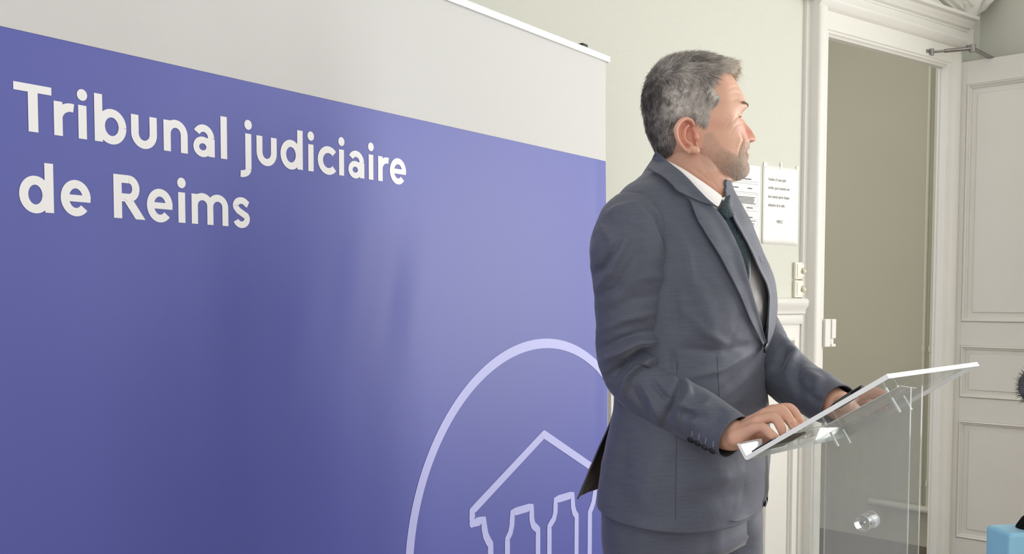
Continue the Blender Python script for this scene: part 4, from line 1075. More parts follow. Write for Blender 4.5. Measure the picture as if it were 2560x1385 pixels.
def head_pts(Y, A, hair=0.0):
    """Y level (u), A angle (0 front, pi/2 his right side)"""
    fr = cubic(Y, HY, HFRONT); bk = cubic(Y, HBY, HBACK); w = cubic(Y, HWY, HW)
    xc = interp(Y, [118, 300, 700, 900, 1140], [600, 560, 575, 640, 860])
    c, s = np.cos(A), np.sin(A)
    ef = interp(Y, [118, 500, 800, 1000, 1140], [.92, .86, .88, .92, 1.0])
    x = xc + np.where(c > 0, fr-xc, xc-bk)*np.sign(c)*np.abs(c)**np.where(c > 0, ef, .95)
    r = w*np.sign(s)*np.abs(s)**np.where(c > 0, ef, .95)
    ra = np.abs(r); frt = np.clip((c-.05)*4, 0, 1)
    g = lambda r0, y0, sr, sy: np.exp(-((ra-r0)/sr)**2-((Y-y0)/sy)**2)*frt
    # nose with wings
    sg = interp(Y, [560, 640, 720, 780, 830], [.0085, .0078, .0100, .0135, .012])
    x = x + cubic(Y, NY, NP)*np.exp(-(np.abs(r)/sg)**2.4)*frt
    x = x + 30*g(.0165, 772, .006, 28) - 18*g(.0225, 775, .004, 34)
    # sockets, brow ridge, lids, cheeks, folds, mouth
    x = x - 34*g(.031, 612, .014, 36) - 20*g(.019, 590, .008, 34) + 12*g(.032, 520, .020, 24)
    x = x + 14*g(.034, 655, .012, 18) - 8*g(.034, 672, .016, 12)
    x = x + 26*g(.040, 735, .020, 70) + 12*g(.036, 800, .014, 60)
    x = x - 34*g(.0290+.00010*(Y-850), 858, .0042, 74) - 40*g(.0085, 802, .0036, 7)
    x = x - 12*g(.0235, 905, .006, 10) + 8*g(.031, 925, .007, 40)
    x = x - 7*np.exp(-((Y-904)/6.0)**2)*np.exp(-(ra/.024)**4)*frt
    x = x - 5*g(0, 838, .004, 16)
    r = r - np.sign(r)*.0055*np.exp(-((x-950)/42)**2-((Y-622)/30)**2)
    r = r + np.sign(r)*(.0035*np.exp(-((x-850)/90)**2-((Y-690)/60)**2) - .0035*np.exp(-((x-880)/70)**2-((Y-480)/60)**2) + .002*np.exp(-((x-800)/120)**2-((Y-930)/70)**2))
    return x, r
def head_mesh(ny=190, na=200):
    yy = np.r_[np.linspace(119, 160, 16), np.linspace(163, 1139, ny-16)]; aa = np.linspace(-np.pi, np.pi, na, endpoint=False)
    Y, A = np.meshgrid(yy, aa, indexing='ij'); x, r = head_pts(Y, A)
    V = (HO + ((x-600)*HK/.99)[..., None]*HF + r[..., None]*HS + (-(Y-600)*HK)[..., None]*np.array([0, 0, 1.0])).reshape(-1, 3)
    F_ = grid_faces(ny, na, True) + [tuple(range(na-1, -1, -1)), tuple(range((ny-1)*na, ny*na))]
    return V, F_
def ear(mb, side):
    E = lambda a, b, r: Hpix((1660+a/6.296-1560)*3.4625+(0 if side > 0 else 60), (260+b/6.296-120)*3.4625, side*r*(1 if side > 0 else .86))
    # a,b in the enlarged ear outline
    rim = [(470, 330), (430, 262), (335, 232), (245, 285), (190, 380), (192, 490), (235, 600), (310, 700), (400, 765)]
    rr = [.079, .084, .089, .094, .097, .096, .092, .086, .082]
    P, R_ = smooth_path([E(a, b, r) for (a, b), r in zip(rim, rr)], [.0035, .0040, .0044, .0046, .0045, .0042, .0042, .0045, .005], 6)
    V, F_ = tube(P, R_, 12); mb.add(V, F_)
    # back shell of the ear
    n = 26; c = (350, 480); out = resample(np.array(rim+[(480, 785), (545, 760), (548, 690), (510, 600), (500, 480), (480, 400)], float), n)
    V = []
    for k, (rad, dr) in enumerate(((1.0, -.003), (.55, -.014), (.0, -.016))):
        for a, b in out:
            rout = interp(a, [180, 300, 500], [.096, .090, .080])
            V.append(E(c[0]+(a-c[0])*rad, c[1]+(b-c[1])*rad, rout+dr*(.7 if rad == 1 else 1)))
    b0 = len(V)
    for rad in (1.0, .0):
        for a, b in out: V.append(E(c[0]+(a-c[0])*rad*.95+40*(1-rad), c[1]+(b-c[1])*rad*.95, .066))
    F_ = [(k*n+i, k*n+(i+1) % n, (k+1)*n+(i+1) % n, (k+1)*n+i) for k in range(2) for i in range(n)] + [(i, b0+i, b0+(i+1) % n, (i+1) % n) for i in range(n)] + [(b0+i, b0+n+i, b0+n+(i+1) % n, b0+(i+1) % n) for i in range(n)]
    mb.add(V, F_)
    ant = [(400, 330), (345, 370), (315, 450), (320, 540), (370, 610), (440, 640)]
    P, R_ = smooth_path([E(a, b, .084) for a, b in ant], [.003, .0036, .0042, .0042, .0040, .0042], 6); V, F_ = tube(P, R_, 10); mb.add(V, F_)
    V, F_ = capsule([E(505, 470, .077), E(515, 530, .079)], [.0045, .0055], 12); mb.add(V, F_)
    V, F_ = capsule([E(430, 720, .080), E(500, 730, .077)], [.0085, .0085], 14); mb.add(V, F_)
def face_x(Y, r):
    AA = np.linspace(0, 1.45, 400); xx, r_ = head_pts(np.full(400, float(Y)), AA); i = int(np.argmin(np.abs(r_-abs(r)))); return xx[i]
EYX = 0
def EYE(side): return Hd(face_x(628, .031)-33, 630, side*.031)
def lids(mb, side):
    ey = EYE(side)
    for up, a0 in ((1, 31), (-1, 27)):
        pts = []
        for k in range(11):
            t = -1+2*k/10                     # inner to outer corner
            el = math.radians(a0*(1-t*t)*up+ (-6*t)); azm = math.radians(2+68*t)
            d = HF*math.cos(el)*math.cos(azm)+HS*side*math.cos(el)*math.sin(azm)+np.array([0, 0, math.sin(el)])
            pts.append(ey+d*.0128)
        V, F_ = capsule(pts, [.0012]+[.0017]*9+[.0012], 10); mb.add(V, F_)
        pts2 = [p + np.array([0, 0, .0042*up]) - HF*.0015 for p in pts[1:-1]]
        V, F_ = capsule(pts2, [.003]*9, 10); mb.add(V, F_)

# ---- hands
ZH = lambda a, b: (1780+a/6.297, 960+b/6.297)
ZL = lambda a, b: (1780+a/2.743, 880+b/2.743)
def plate(px, py, h):
    return plane_hit(px, py, LA+LUP*h, LUP)
NAILS = []
def hand(mb, wrist, fingers, thumb, conv, hand_h, rads, wr, wset=None):
    """fingers: 4 x (mcp, pip, dip, tip) pixel positions; depth from where the tip meets the plate"""
    mcp = []; ws = np.array(wrist)
    for k, (fg, fr_) in enumerate(zip(fingers, rads)):
        tip = plate(*conv(*fg[3]), hand_h+fr_*.9); back = fg[4] if len(fg) > 4 else (.040, .028, .010)
        if wset is not None:
            us = np.linspace(-.05, .25, 600); cand = np.array([L3(u, wset[k], hand_h+fr_*.9) for u in us]); tip = cand[int(np.argmin(np.abs(proj(cand)[:, 0]-conv(*fg[3])[0])))]
            back = tuple(q+(-.010, -.004, .004, .012)[k] for q in back)
        y0 = tip[1]
        M0 = at(*conv(*fg[0]), y0+back[0]); P0 = at(*conv(*fg[1]), y0+back[1]); D0 = at(*conv(*fg[2]), y0+back[2])
        path, rr = smooth_path([M0, P0, D0, tip], [fr_*1.22, fr_*1.08, fr_*.98, fr_*.80], 7)
        V, F_ = capsule(list(path), list(rr), 16); mb.add(V, F_)
        V, F_ = capsule([P0, P0+(D0-P0)*.05], [fr_*1.16, fr_*1.14], 14); mb.add(V, F_)
        # metacarpal, running back into the wrist
        wk = ws + (M0-np.mean([M0], axis=0))*0
        mcp.append((M0, fr_)); NAILS.append((tip, D0, fr_))
    c = [m for m, _ in mcp]; across = c[3]-c[0]
    for k, (m, fr_) in enumerate(mcp):
        wk = ws + across*(k/3-.5)*.55
        path, rr = smooth_path([wk, wk*.5+m*.5, m], [wr*.62, fr_*1.55, fr_*1.28], 6)
        V, F_ = capsule(list(path), list(rr), 16); mb.add(V, F_)
        if k < 3:
            m2 = mcp[k+1][0]; wk2 = ws + across*((k+1)/3-.5)*.55; mm = (m+m2)/2; wm = (wk+wk2)/2
            path, rr = smooth_path([wm, wm*.5+mm*.5, wm*.12+mm*.88], [wr*.6, fr_*1.55, fr_*1.2], 5)
            V, F_ = capsule(list(path), list(rr), 14); mb.add(V, F_)
    V, F_ = capsule(thumb[0], thumb[1], 16); mb.add(V, F_)

def build_body():
    global BODY
    mb = MB(); V, F_ = head_mesh(); mb.add(V, F_)
    for s in (1, -1): ear(mb, s); lids(mb, s)
    # neck
    nb = T3(.045, 0, 1.46); pts = [T3(.03, 0, 1.40), nb, Hd(575, 1180, 0), Hd(585, 1000, 0), Hd(570, 820, 0), Hd(560, 700, 0)]
    path, rr = smooth_path(pts, [(.08, .08), (.070, .072), (.067, .066), (.064, .063), (.055, .058), (.05, .05)], 8)
    V, F_ = tube(path, rr, 40, True, up=tuple(HF)); mb.add(V, F_)
    # under the chin, towards the throat
    path, rr = smooth_path([Hd(930, 1060, 0), Hd(835, 1120, 0), Hd(755, 1205, 0), Hd(690, 1330, 0)], [(.020, .028), (.026, .040), (.032, .046), (.040, .05)], 8)
    V, F_ = tube(path, rr, 30, True, up=(0, 0, 1)); mb.add(V, F_)
    # torso, arms and legs under the clothes
    th = np.linspace(-np.pi, np.pi, 48, endpoint=False); zz = np.linspace(1.50, .76, 40); Z, TH = np.meshgrid(zz, th, indexing='ij')
    V = form_pt(Z, TH, -.030*np.ones_like(Z)).reshape(-1, 3); F_ = grid_faces(40, 48, True) + [tuple(range(47, -1, -1)), tuple(range(39*48, 40*48))]; mb.add(V, F_)
    for path, rr in ((RPATH, RRAD), (LPATH, LRAD)):
        q = path[4:-3:5]; r_ = rr[4:-3:5]*.56
        V, F_ = capsule(list(q), list(np.minimum(r_, .052)), 20); mb.add(V, F_)
    for sg, f0, ff in ((1, -.005, -.02), (-1, .03, .05)):
        V, F_ = capsule([T3(f0, .088*sg, .84), T3(f0+.012, .1*sg, .5), T3(ff, .113*sg, .09)], [.085, .058, .042], 20); mb.add(V, F_)
    # right hand
    wr = at(*ZH(330, 800), 1.688); w0 = RPATH[-9]
    V, F_ = capsule([w0, RPATH[-4], wr], [.034, .031, .030], 20); mb.add(V, F_)
    fR = [((650, 700), (810, 690), (930, 800), (985, 880)), ((740, 575), (975, 530), (1085, 680), (1110, 800)), ((860, 465), (1085, 415), (1235, 590), (1290, 700)), ((960, 415), (1215, 385), (1350, 530), (1415, 655))]
    tp = plate(*ZH(900, 890), .018+PT)
    th_ = ([wr+np.array([.004, .016, -.004]), at(*ZH(600, 800), tp[1]+.045), at(*ZH(760, 830), tp[1]+.022), tp], [.017, .014, .0115, .009])
    hand(mb, wr+np.array([.012, -.008, .006]), fR, th_, ZH, PT, [.0082, .0090, .0094, .0090], .030, (.018, .034, .052, .068))
    # left hand
    fL = [((985, 300), (1100, 268), (1180, 290), (1215, 325), (.05, .03, .01)), ((975, 315), (1105, 290), (1175, 320), (1205, 355), (.05, .03, .01)), ((960, 330), (1090, 318), (1150, 350), (1180, 385), (.05, .03, .01)), ((945, 345), (1060, 345), (1110, 375), (1135, 405), (.045, .028, .01))]
    wl = LPATH[-1] + (LPATH[-1]-LPATH[-2])*2.5
    V, F_ = capsule([LPATH[-12], LPATH[-3], wl], [.034, .030, .029], 20); mb.add(V, F_)
    tl = plate(*ZL(1040, 430), .012+PT)
    th_ = ([wl+np.array([.0, -.012, -.006]), (wl+tl)/2+np.array([0, -.004, .004]), tl], [.016, .013, .009])
    hand(mb, wl, fL, th_, ZL, PT+.002, [.0078, .0086, .0090, .0086], .028)
    tmp = obj('body', mb.v, mb.f, M_skin, None); fix_islands(tmp)
    md = tmp.modifiers.new('skin', 'REMESH'); md.mode = 'VOXEL'; md.voxel_size = .0022; md.use_smooth_shade = True
    sm = tmp.modifiers.new('soft', 'SMOOTH'); sm.factor = .5; sm.iterations = 3
    dg = bpy.context.evaluated_depsgraph_get(); me = bpy.data.meshes.new_from_object(tmp.evaluated_get(dg))
    org = np.array(tmp.location); nv = len(me.vertices); co = np.empty(nv*3, np.float32); me.vertices.foreach_get('co', co); P = co.reshape(-1, 3).astype(float)+org
    bpy.data.objects.remove(tmp)
    BODY = bpy.data.objects.new('body', me); COL.objects.link(BODY); BODY.parent = PERSON; BODY.location = org-np.array(PERSON.location)
    me.polygons.foreach_set('use_smooth', [True]*len(me.polygons))
    nr = np.empty(nv*3, np.float32); me.vertices.foreach_get('normal', nr); nr = nr.reshape(-1, 3).astype(float)
    sel = (P[:, 2] > 1.45); Q = P[sel]
    Z1 = lambda L: [(1560+a/3.4625, 120+c/3.4625) for a, c in L]
    Q = folds(Q, nr[sel], [(Z1([(1012, 740), (1036, 790), (1012, 860), (996, 930), (992, 985)]), 3.2, -.0022), (Z1([(985, 760), (1008, 810), (985, 890), (970, 960)]), 6, .0008),
        (Z1([(945, 640), (905, 655), (880, 690)]), 2.2, -.0007), (Z1([(945, 625), (900, 622), (865, 632)]), 2.2, -.0007), (Z1([(945, 612), (905, 590), (880, 575)]), 2.2, -.0006),
        (Z1([(985, 665), (955, 690), (930, 730), (915, 770)]), 3.0, -.0004), (Z1([(1000, 345), (960, 335), (900, 350)]), 2.4, -.0006), (Z1([(1015, 400), (970, 385), (910, 395)]), 2.4, -.0006), (Z1([(1030, 450), (985, 440), (930, 450)]), 2.4, -.0006),
        (Z1([(1022, 578), (985, 592), (945, 634)]), 2.0, -.0014), (Z1([(1010, 655), (975, 668), (945, 660)]), 2.2, -.0010), (Z1([(1075, 905), (1045, 904), (1012, 912)]), 2.2, -.0016), (Z1([(560, 1010), (680, 1100), (790, 1180)]), 4, -.0012), (Z1([(520, 1040), (640, 1130), (760, 1220)]), 4, -.0010), (Z1([(690, 930), (760, 1010), (850, 1090)]), 7, .0012)])
    P[sel] = Q; me.vertices.foreach_set('co', (P-org).astype(np.float32).ravel()); me.update()
    # complexion
    x, y, r = Hinv(P); ra = np.abs(r)
    base = np.array(lin(222, 174, 150)[:3]); red = np.array(lin(212, 136, 118)[:3]); pale = np.array(lin(224, 182, 152)[:3]); stub = np.array(lin(190, 154, 136)[:3]); lip = np.array(lin(184, 112, 100)[:3]); scalp = np.array(lin(120, 108, 102)[:3])
    C = np.tile(base, (nv, 1)); nz_ = np.array([noise.noise(Vector((p*38).tolist())) for p in P[:]]) if nv < 900000 else np.zeros(nv)
    def mixc(col, m): 
        nonlocal C
        C = C*(1-m[:, None])+col*m[:, None]
    sx = Hscreen(P, r); hx, hy = sx[:, 0], sx[:, 1]
    head = (y > 80) & (y < 1330) & (x > 100) & (x < 1250) & (ra < .12)
    G = lambda x0, y0, sx_, sy: np.exp(-((hx-x0)/sx_)**2-((hy-y0)/sy)**2)*head
    mixc(red, np.clip(.75*G(1090, 730, 70, 70)+.35*G(800, 670, 60, 40)+.6*G(540, 740, 90, 170)*(ra > .068)+.35*G(700, 1250, 260, 90), 0, 1))
    mixc(pale, np.clip(.6*G(900, 760, 60, 60)+.4*G(940, 400, 60, 120), 0, 1))
    beard = in_poly(sx, [(700, 740), (770, 720), (830, 830), (900, 880), (960, 930), (1000, 850), (1040, 800), (1110, 800), (1110, 1140), (1000, 1180), (920, 1240), (820, 1220), (720, 1080), (660, 960)]) & head & (y > 700)
    bm = np.where(beard, .4, 0.0) + .25*nz_*beard
    mixc(stub, np.clip(bm, 0, .8))
    mixc(lip, .75*np.exp(-((y-900)/15)**2)*(ra < .026)*(x > 1000)*head)
    hairm = in_poly(sx, HAIR_POLY) & head & (ra < .082)
    de, _, _ = seg_dist(sx, HAIR_POLY[1:22]); mixc(scalp, hairm*.85*np.clip(de/50+.1*nz_, 0, 1))
    C *= (1+.07*nz_)[:, None]
    kn = np.zeros(nv)
    fset(BODY, 'Col', np.c_[C, np.ones(nv)])
    return P
def fix_islands(o):
    bm = bmesh.new(); bm.from_mesh(o.data); bmesh.ops.recalc_face_normals(bm, faces=bm.faces); bm.to_mesh(o.data); bm.free()
def vcol_mat(name, rough, spec, sss=0, bump=.15, bsc=900):
    m, nt, p = nodes_of(name)
    a = N(nt, 'ShaderNodeAttribute', attribute_name='Col'); 
    no = N(nt, 'ShaderNodeTexNoise', i_Scale=bsc, i_Detail=3.0); tc = N(nt, 'ShaderNodeTexCoord'); nt.links.new(tc.outputs['Object'], no.inputs['Vector'])
    mr = N(nt, 'ShaderNodeMapRange'); mr.inputs[3].default_value = .9; mr.inputs[4].default_value = 1.1; nt.links.new(no.outputs['Fac'], mr.inputs[0])
    mx = N(nt, 'ShaderNodeVectorMath', operation='SCALE'); nt.links.new(a.outputs['Color'], mx.inputs[0]); nt.links.new(mr.outputs[0], mx.inputs['Scale']); nt.links.new(mx.outputs[0], p.inputs['Base Color'])
    p.inputs['Roughness'].default_value = rough; p.inputs['Specular IOR Level'].default_value = spec
    if sss:
        p.inputs['Subsurface Weight'].default_value = sss; p.inputs['Subsurface Radius'].default_value = (1.0, .5, .35); p.inputs['Subsurface Scale'].default_value = .006
    if bump:
        bu = N(nt, 'ShaderNodeBump', i_Strength=bump, i_Distance=.0006); nt.links.new(no.outputs['Fac'], bu.inputs['Height']); nt.links.new(bu.outputs[0], p.inputs['Normal'])
    return m
M_skin = vcol_mat('skin', .5, .4, .12)
M_hair = vcol_mat('hair_strands', .45, .4, 0, 0)
HAIR_POLY = [(985, 60), (965, 150), (890, 218), (820, 205), (778, 245), (765, 290), (790, 370), (842, 430), (805, 480), (757, 520), (740, 600), (722, 668), (690, 655), (650, 625), (600, 600), (540, 592), (470, 625), (440, 690), (452, 800), (425, 880), (390, 940), (330, 968), (100, 960), (90, 60)]
BP = build_body()

# ---- eyes
def eyes():
    wht = mat('eye_white', lin(232, 226, 220), .2, .6, nscale=(60, 60, 60), namt=.02); iris = mat('iris', lin(70, 84, 96), .15, .6, nscale=(200, 200, 200), namt=.2)
    for s in (1, -1):
        c = EYE(s); V = []; n, m = 14, 24
        gz = HF*.985+HS*.0+np.array([0, 0, .0]); gz /= np.linalg.norm(gz); u = np.cross(gz, [0, 0, 1]); u /= np.linalg.norm(u); v = np.cross(u, gz)
        mi = []
        for i in range(n+1):
            a = math.pi*i/n
            for j in range(m):
                b = 2*math.pi*j/m; V.append(c+.0121*(gz*math.cos(a)+(u*math.cos(b)+v*math.sin(b))*math.sin(a)))
        F_ = grid_faces(n+1, m, True); mi = [1 if sum(q//m for q in f)/4 < 2.6 else 0 for f in F_]
        o = obj('eye', V, F_, wht, PERSON, smooth=True, mats=[iris], midx=mi); fix_normals(o)
eyes()

def lashes():
    lm = mat('dark_lashes', lin(70, 54, 46), .6, .3, nscale=(60, 60, 60), namt=.1)
    for s in (1, -1):
        ey = EYE(s); pts = []
        for k in range(11):
            t = -1+2*k/10; el = math.radians(25*(1-t*t)-6*t); a = math.radians(8+72*t)
            pts.append(ey+(HF*math.cos(el)*math.cos(a)+HS*s*math.cos(el)*math.sin(a)+ZU*math.sin(el))*.0142)
        MB().tube(pts, [.0003]+[.0008]*9+[.0003], 8).build('eyelashes', lm, PERSON, smooth=True)
ZU = np.array([0, 0, 1.0])
lashes()

# ---- hair, eyebrows, beard: fine tapered strands
def strands(name, roots, dirs, norms, lens, width, cols, lift, curl=0.0, seed=1):
    rg = np.random.default_rng(seed); k = len(roots)
    side = np.cross(dirs, norms); side /= np.maximum(np.linalg.norm(side, axis=1), 1e-9)[:, None]
    jit = rg.normal(size=(k, 3))*curl
    rings = []
    for t, wv, lf in ((0, 1.0, 0), (.35, .95, .75), (.7, .7, 1.0), (1.0, .12, .9)):
        c = roots + (dirs+jit*t)*(lens*t)[:, None] + norms*(lift*lf)[:, None]
        w = (width*wv)[:, None]
        rings.append(np.stack([c+side*w, c-side*w*.6+norms*w*.9, c-side*w*.6-norms*w*.9], 1))
    V = np.stack(rings, 1).reshape(-1, 3)      # k,4,3
    F_ = []
    base = (np.arange(k)*12)[:, None]
    T = np.array([(a*3+j, a*3+(j+1) % 3, (a+1)*3+(j+1) % 3, (a+1)*3+j) for a in range(3) for j in range(3)])
    F_ = (base[:, None, :]+T[None]).reshape(-1, 4)
    me = bpy.data.meshes.new(name); org = np.array(PERSON.location)
    me.vertices.add(len(V)); me.vertices.foreach_set('co', (V-org).ravel())
    me.loops.add(F_.size); me.loops.foreach_set('vertex_index', F_.ravel()); me.polygons.add(len(F_)); me.polygons.foreach_set('loop_start', np.arange(0, F_.size, 4)); me.polygons.foreach_set('loop_total', np.full(len(F_), 4))
    me.update(); me.validate(); me.materials.append(M_hair)
    me.polygons.foreach_set('use_smooth', [True]*len(me.polygons))
    o = bpy.data.objects.new(name, me); COL.objects.link(o); o.parent = PERSON
    fset(o, 'Col', np.repeat(np.c_[cols, np.ones(k)], 12, axis=0)); return o
def head_sample(n, seed, near=.78):
    rg = np.random.default_rng(seed); Y = rg.uniform(122, 1138, n); A = rg.uniform(0, np.pi, n)*np.where(rg.random(n) < near, 1, -1)
    def pt(Y, A):
        x, r = head_pts(Y, A); return HO + ((x-600)*HK/.99)[:, None]*HF + r[:, None]*HS + (-(Y-600)*HK)[:, None]*np.array([0, 0, 1.0]), x, r
    P, x, r = pt(Y, A); P1, _, _ = pt(Y+2, A); P2, _, _ = pt(Y, A+.01)
    nn = np.cross(P1-P, P2-P); nn /= np.maximum(np.linalg.norm(nn, axis=1), 1e-12)[:, None]
    ctr = Hd(600, 560, 0); nn *= np.sign(((P-ctr)*nn).sum(1))[:, None]
    area = np.linalg.norm(np.cross(P1-P, P2-P), axis=1); keep = rg.random(n) < area/np.quantile(area, .97)
    return P[keep], x[keep], Y[keep], r[keep], nn[keep], rg
ZUP = np.array([0, 0, 1.0])
def tangent(d, n):
    d = d - n*(d*n).sum(1)[:, None]; return d/np.maximum(np.linalg.norm(d, axis=1), 1e-9)[:, None]
def hair():
    # a soft undercoat that carries the volume
    ny, na = 110, 140; yy = np.r_[np.linspace(119, 160, 14), np.linspace(163, 985, ny-14)]; aa = np.linspace(-np.pi, np.pi, na, endpoint=False)
    Y, A = np.meshgrid(yy, aa, indexing='ij'); x, r = head_pts(Y, A)
    P = HO + ((x-600)*HK/.99)[..., None]*HF + r[..., None]*HS + (-(Y-600)*HK)[..., None]*ZUP
    V = P.reshape(-1, 3); F_ = np.array(grid_faces(ny, na, True)); nrm = vnormals(V, F_.tolist())
    if ((V-Hd(600, 560, 0))*nrm).sum() < 0: nrm = -nrm
    xy = Hscreen(V, r.ravel()); ins = in_poly(xy, HAIR_POLY) & (np.abs(r.ravel()) < .0785+0*x.ravel())
    dist, _, _ = seg_dist(xy, HAIR_POLY[1:22]); env = np.where(ins, np.clip(dist/45, 0, 1), 0)
    yv = xy[:, 1]; thick = interp(yv, [110, 200, 320, 500, 700, 900], [.0075, .0075, .0085, .0065, .007, .004]); thick *= np.where(xy[:, 0] < 480, 1.15, 1)
    thick *= 1-.55*np.exp(-((xy[:, 0]-680)/150)**2-((yv-520)/170)**2)
    nz_ = fbm(V, 90.0, 2)
    V2 = V + nrm*(env*(thick+.0016*nz_)-.0012*(1-env))[:, None]
    V2 = V2 + ((np.exp(-((xy[:, 0]-850)/90)**2-((yv-165)/45)**2)*env)*.010)[:, None]*(HF*.6+ZUP*.5)
    fk = F_[(env[F_] > .0).any(1)].tolist() + [tuple(range(na-1, -1, -1))]
    used = np.unique(np.concatenate([np.array(f) for f in fk])); mp = -np.ones(len(V2), int); mp[used] = np.arange(len(used))
    o = obj('hair', V2[used], [tuple(mp[q] for q in f) for f in fk], M_hair, PERSON, smooth=True); fix_normals(o)
    xs, ys = xy[used, 0], xy[used, 1]
    fset(o, 'Col', np.c_[hair_col(xs, ys, 0*xs+.55)*.88, np.ones(len(xs))])  # undercoat coloured darker than the strands, standing in for shade at the roots
    hb = BVHTree.FromPolygons([tuple(v) for v in V2], F_.tolist())
    # strands
    P, x, Y, r, nn, rg = head_sample(150000, 3)
    sc = Hscreen(P, r); x, Y = sc[:, 0], sc[:, 1]
    m = in_poly(sc, HAIR_POLY); P, x, Y, r, nn = P[m], x[m], Y[m], r[m], nn[m]
    d0, _, _ = seg_dist(np.stack([x, Y], 1), HAIR_POLY[1:22]); env = np.clip(d0/45, 0, 1)
    th = interp(Y, [110, 200, 320, 500, 700, 900], [.0075, .0075, .0085, .0065, .007, .004])*np.where(x < 480, 1.15, 1)*(1-.55*np.exp(-((x-680)/150)**2-((Y-520)/170)**2))
    root = P + nn*(env*th*.75)[:, None] + ((np.exp(-((x-850)/90)**2-((Y-165)/45)**2)*env)*.010)[:, None]*(HF*.6+ZUP*.5)
    topw = np.clip((330-Y)/130, 0, 1); backw = np.clip((430-x)/160, 0, 1)*(1-topw)
    side_dir = -ZUP*1.0 + HF*(-.35); top_dir = HF*1.0 + ZUP*.12; back_dir = -ZUP*1.0 + HF*.1
    d = top_dir*topw[:, None] + (1-topw-backw)[:, None]*side_dir + backw[:, None]*back_dir
    fringe = np.exp(-((x-850)/110)**2-((Y-170)/60)**2); d = d + fringe[:, None]*(ZUP*.55+HF*.3)
    swirl = np.stack([noise_vec(p) for p in P]); d = d + swirl*.45 + (np.exp(-((x-275)/55)**2-((Y-205)/50)**2)*1.6)[:, None]*rg.normal(size=(len(P), 3))
    d = tangent(d, nn)
    L = (.009+.014*topw+.006*backw+.008*fringe+.004*rg.random(len(P)))*(.75+.5*rg.random(len(P)))
    lift = .0008+.0022*topw*rg.random(len(P))+.004*fringe+.0007*rg.random(len(P))
    W_ = .00026+.00014*rg.random(len(P))
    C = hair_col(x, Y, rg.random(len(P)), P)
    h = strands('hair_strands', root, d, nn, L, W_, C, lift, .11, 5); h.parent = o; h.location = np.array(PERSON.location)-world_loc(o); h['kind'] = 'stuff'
def noise_vec(p):
    v = noise.noise_vector(Vector((p*26).tolist())); return np.array(v)
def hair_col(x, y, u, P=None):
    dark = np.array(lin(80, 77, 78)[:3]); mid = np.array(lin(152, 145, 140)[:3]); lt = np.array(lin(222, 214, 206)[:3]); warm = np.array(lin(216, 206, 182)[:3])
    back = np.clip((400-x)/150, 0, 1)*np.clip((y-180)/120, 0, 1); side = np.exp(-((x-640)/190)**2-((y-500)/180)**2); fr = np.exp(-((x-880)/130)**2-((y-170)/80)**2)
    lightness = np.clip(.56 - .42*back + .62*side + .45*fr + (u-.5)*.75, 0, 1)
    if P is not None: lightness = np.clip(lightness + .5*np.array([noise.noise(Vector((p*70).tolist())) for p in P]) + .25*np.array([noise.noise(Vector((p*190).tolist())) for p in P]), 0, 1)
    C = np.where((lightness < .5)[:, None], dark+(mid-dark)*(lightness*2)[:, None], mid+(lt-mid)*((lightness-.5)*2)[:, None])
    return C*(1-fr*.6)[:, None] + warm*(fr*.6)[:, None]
hair()
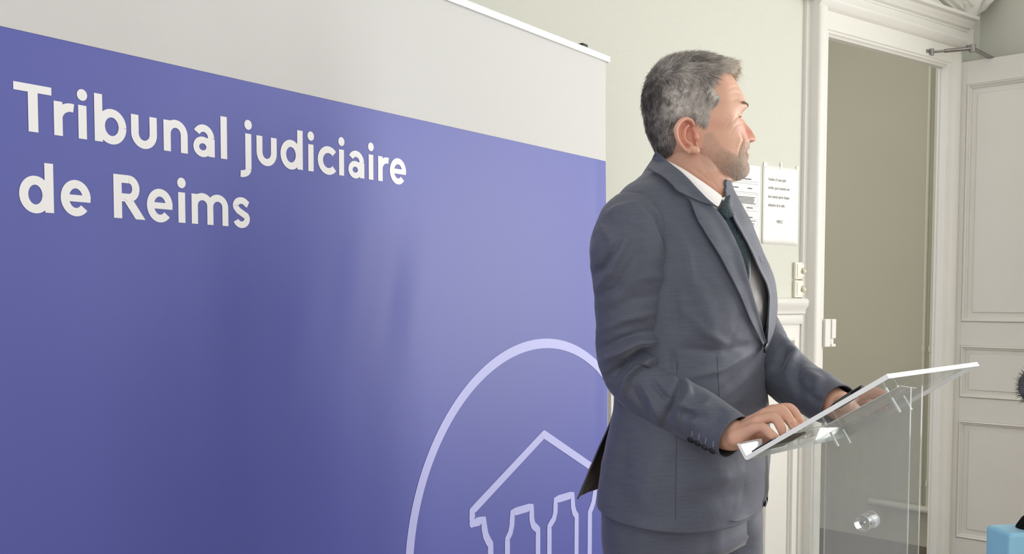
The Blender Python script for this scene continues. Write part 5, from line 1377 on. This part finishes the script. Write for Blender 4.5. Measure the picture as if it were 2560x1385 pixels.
def face_hair():
    P, x, Y, r, nn, rg = head_sample(130000, 9, .85)
    sc = Hscreen(P, r); x, Y = sc[:, 0], sc[:, 1]
    bp = [(690, 690), (760, 690), (800, 800), (850, 860), (930, 900), (985, 930), (1015, 850), (1040, 805), (1130, 805), (1130, 1145), (700, 1145), (640, 1000), (655, 900), (670, 800)]
    m = in_poly(np.stack([x, Y], 1), bp) & ~((np.abs(Y-902) < 34) & (np.abs(r) < .028) & (x > 985)); P, x, Y, r, nn = P[m], x[m], Y[m], r[m], nn[m]
    k = rg.random(len(P)) < np.clip(.18+.8*np.exp(-((x-1040)/110)**2)*np.clip((Y-780)/120, .35, 1)+.45*np.exp(-((Y-1080)/120)**2), 0, 1)
    P, x, Y, nn = P[k], x[k], Y[k], nn[k]
    d = tangent(np.tile(-ZUP+HF*.35, (len(P), 1)) + rg.normal(size=(len(P), 3))*.35, nn)*.85+nn*.45
    u = rg.random(len(P)); lt = np.array(lin(238, 224, 208)[:3]); dk = np.array(lin(166, 140, 124)[:3]); C = dk+(lt-dk)*np.clip(.25+u*1.1, 0, 1)[:, None]
    L = .0018+.0022*np.clip((Y-820)/200, 0, 1)+.0010*rg.random(len(P))
    b = strands('beard', P, d, nn, L, np.full(len(P), .00016), C, np.full(len(P), .0002), .2, 6); b['kind'] = 'stuff'; b.location = (0, 0, 0)
    # eyebrows
    rg = np.random.default_rng(12); k = 320; sd = np.where(np.arange(k) % 2, 1, -1); rr = rg.uniform(.020, .054, k); Yb = 523-14*np.sin((rr-.014)/.036*2.2)+rg.normal(size=k)*5
    # find the face surface at that offset
    AA = np.linspace(0, 1.5, 160); roots = []; nrm = []
    for s_, r0, y0 in zip(sd, rr, Yb):
        xx, r_ = head_pts(np.full(160, y0), AA); i = int(np.argmin(np.abs(r_-r0))); roots.append(Hd(xx[i], y0, s_*r_[i])); t = np.array([math.cos(AA[i]), math.sin(AA[i])]); nrm.append(HF*t[0]+HS*s_*t[1])
    roots = np.array(roots); nrm = np.array(nrm); d = tangent(HS*sd[:, None]*1.0+ZUP*.35*rg.random(k)[:, None], nrm)*.95+nrm*.12
    C = np.array(lin(186, 166, 148)[:3])*(.6+.6*rg.random(k))[:, None]
    e = strands('eyebrows', roots, d, nrm, (.004+.003*rg.random(k)), np.full(k, .00026), C, np.full(k, .0006), .15, 8); e['kind'] = 'stuff'; e.location = (0, 0, 0)
face_hair()
# ---- finger nails
def nails():
    nm = mat('finger_nail', lin(216, 164, 142), .4, .4, nscale=(60, 60, 60), namt=.03)
    bm = bmesh.new(); bm.from_mesh(BODY.data); bv = BVHTree.FromBMesh(bm); off = np.array(PERSON.location)+np.array(BODY.location)
    for tip, dip, fr_ in NAILS:
        a = tip-dip; a /= np.linalg.norm(a); up = LUP - a*(LUP@a); 
        up = up*.75 + TF*.35; up -= a*(up@a); up /= np.linalg.norm(up); sd = np.cross(a, up)
        c = tip - a*.002; V = []
        n, m = 7, 7; ok = True
        for i in range(n):
            for j in range(m):
                u = (i/(n-1)-.5)*2; v = (j/(m-1)-.5)*2
                q = c + a*u*.0055 + sd*v*.0048*math.sqrt(max(.15, 1-.6*max(0, u)**2))
                loc, nor, ix, ds = bv.ray_cast(Vector(q+up*.03-off), Vector(-up))
                if loc is None: ok = False; break
                V.append(np.array(loc)+off+up*.0004)
            if not ok: break
        if ok:
            o = obj('finger_nail', V, grid_faces(n, m), nm, PERSON, smooth=True); o.modifiers.new('t', 'SOLIDIFY').thickness = .0004
    bm.free()
nails()
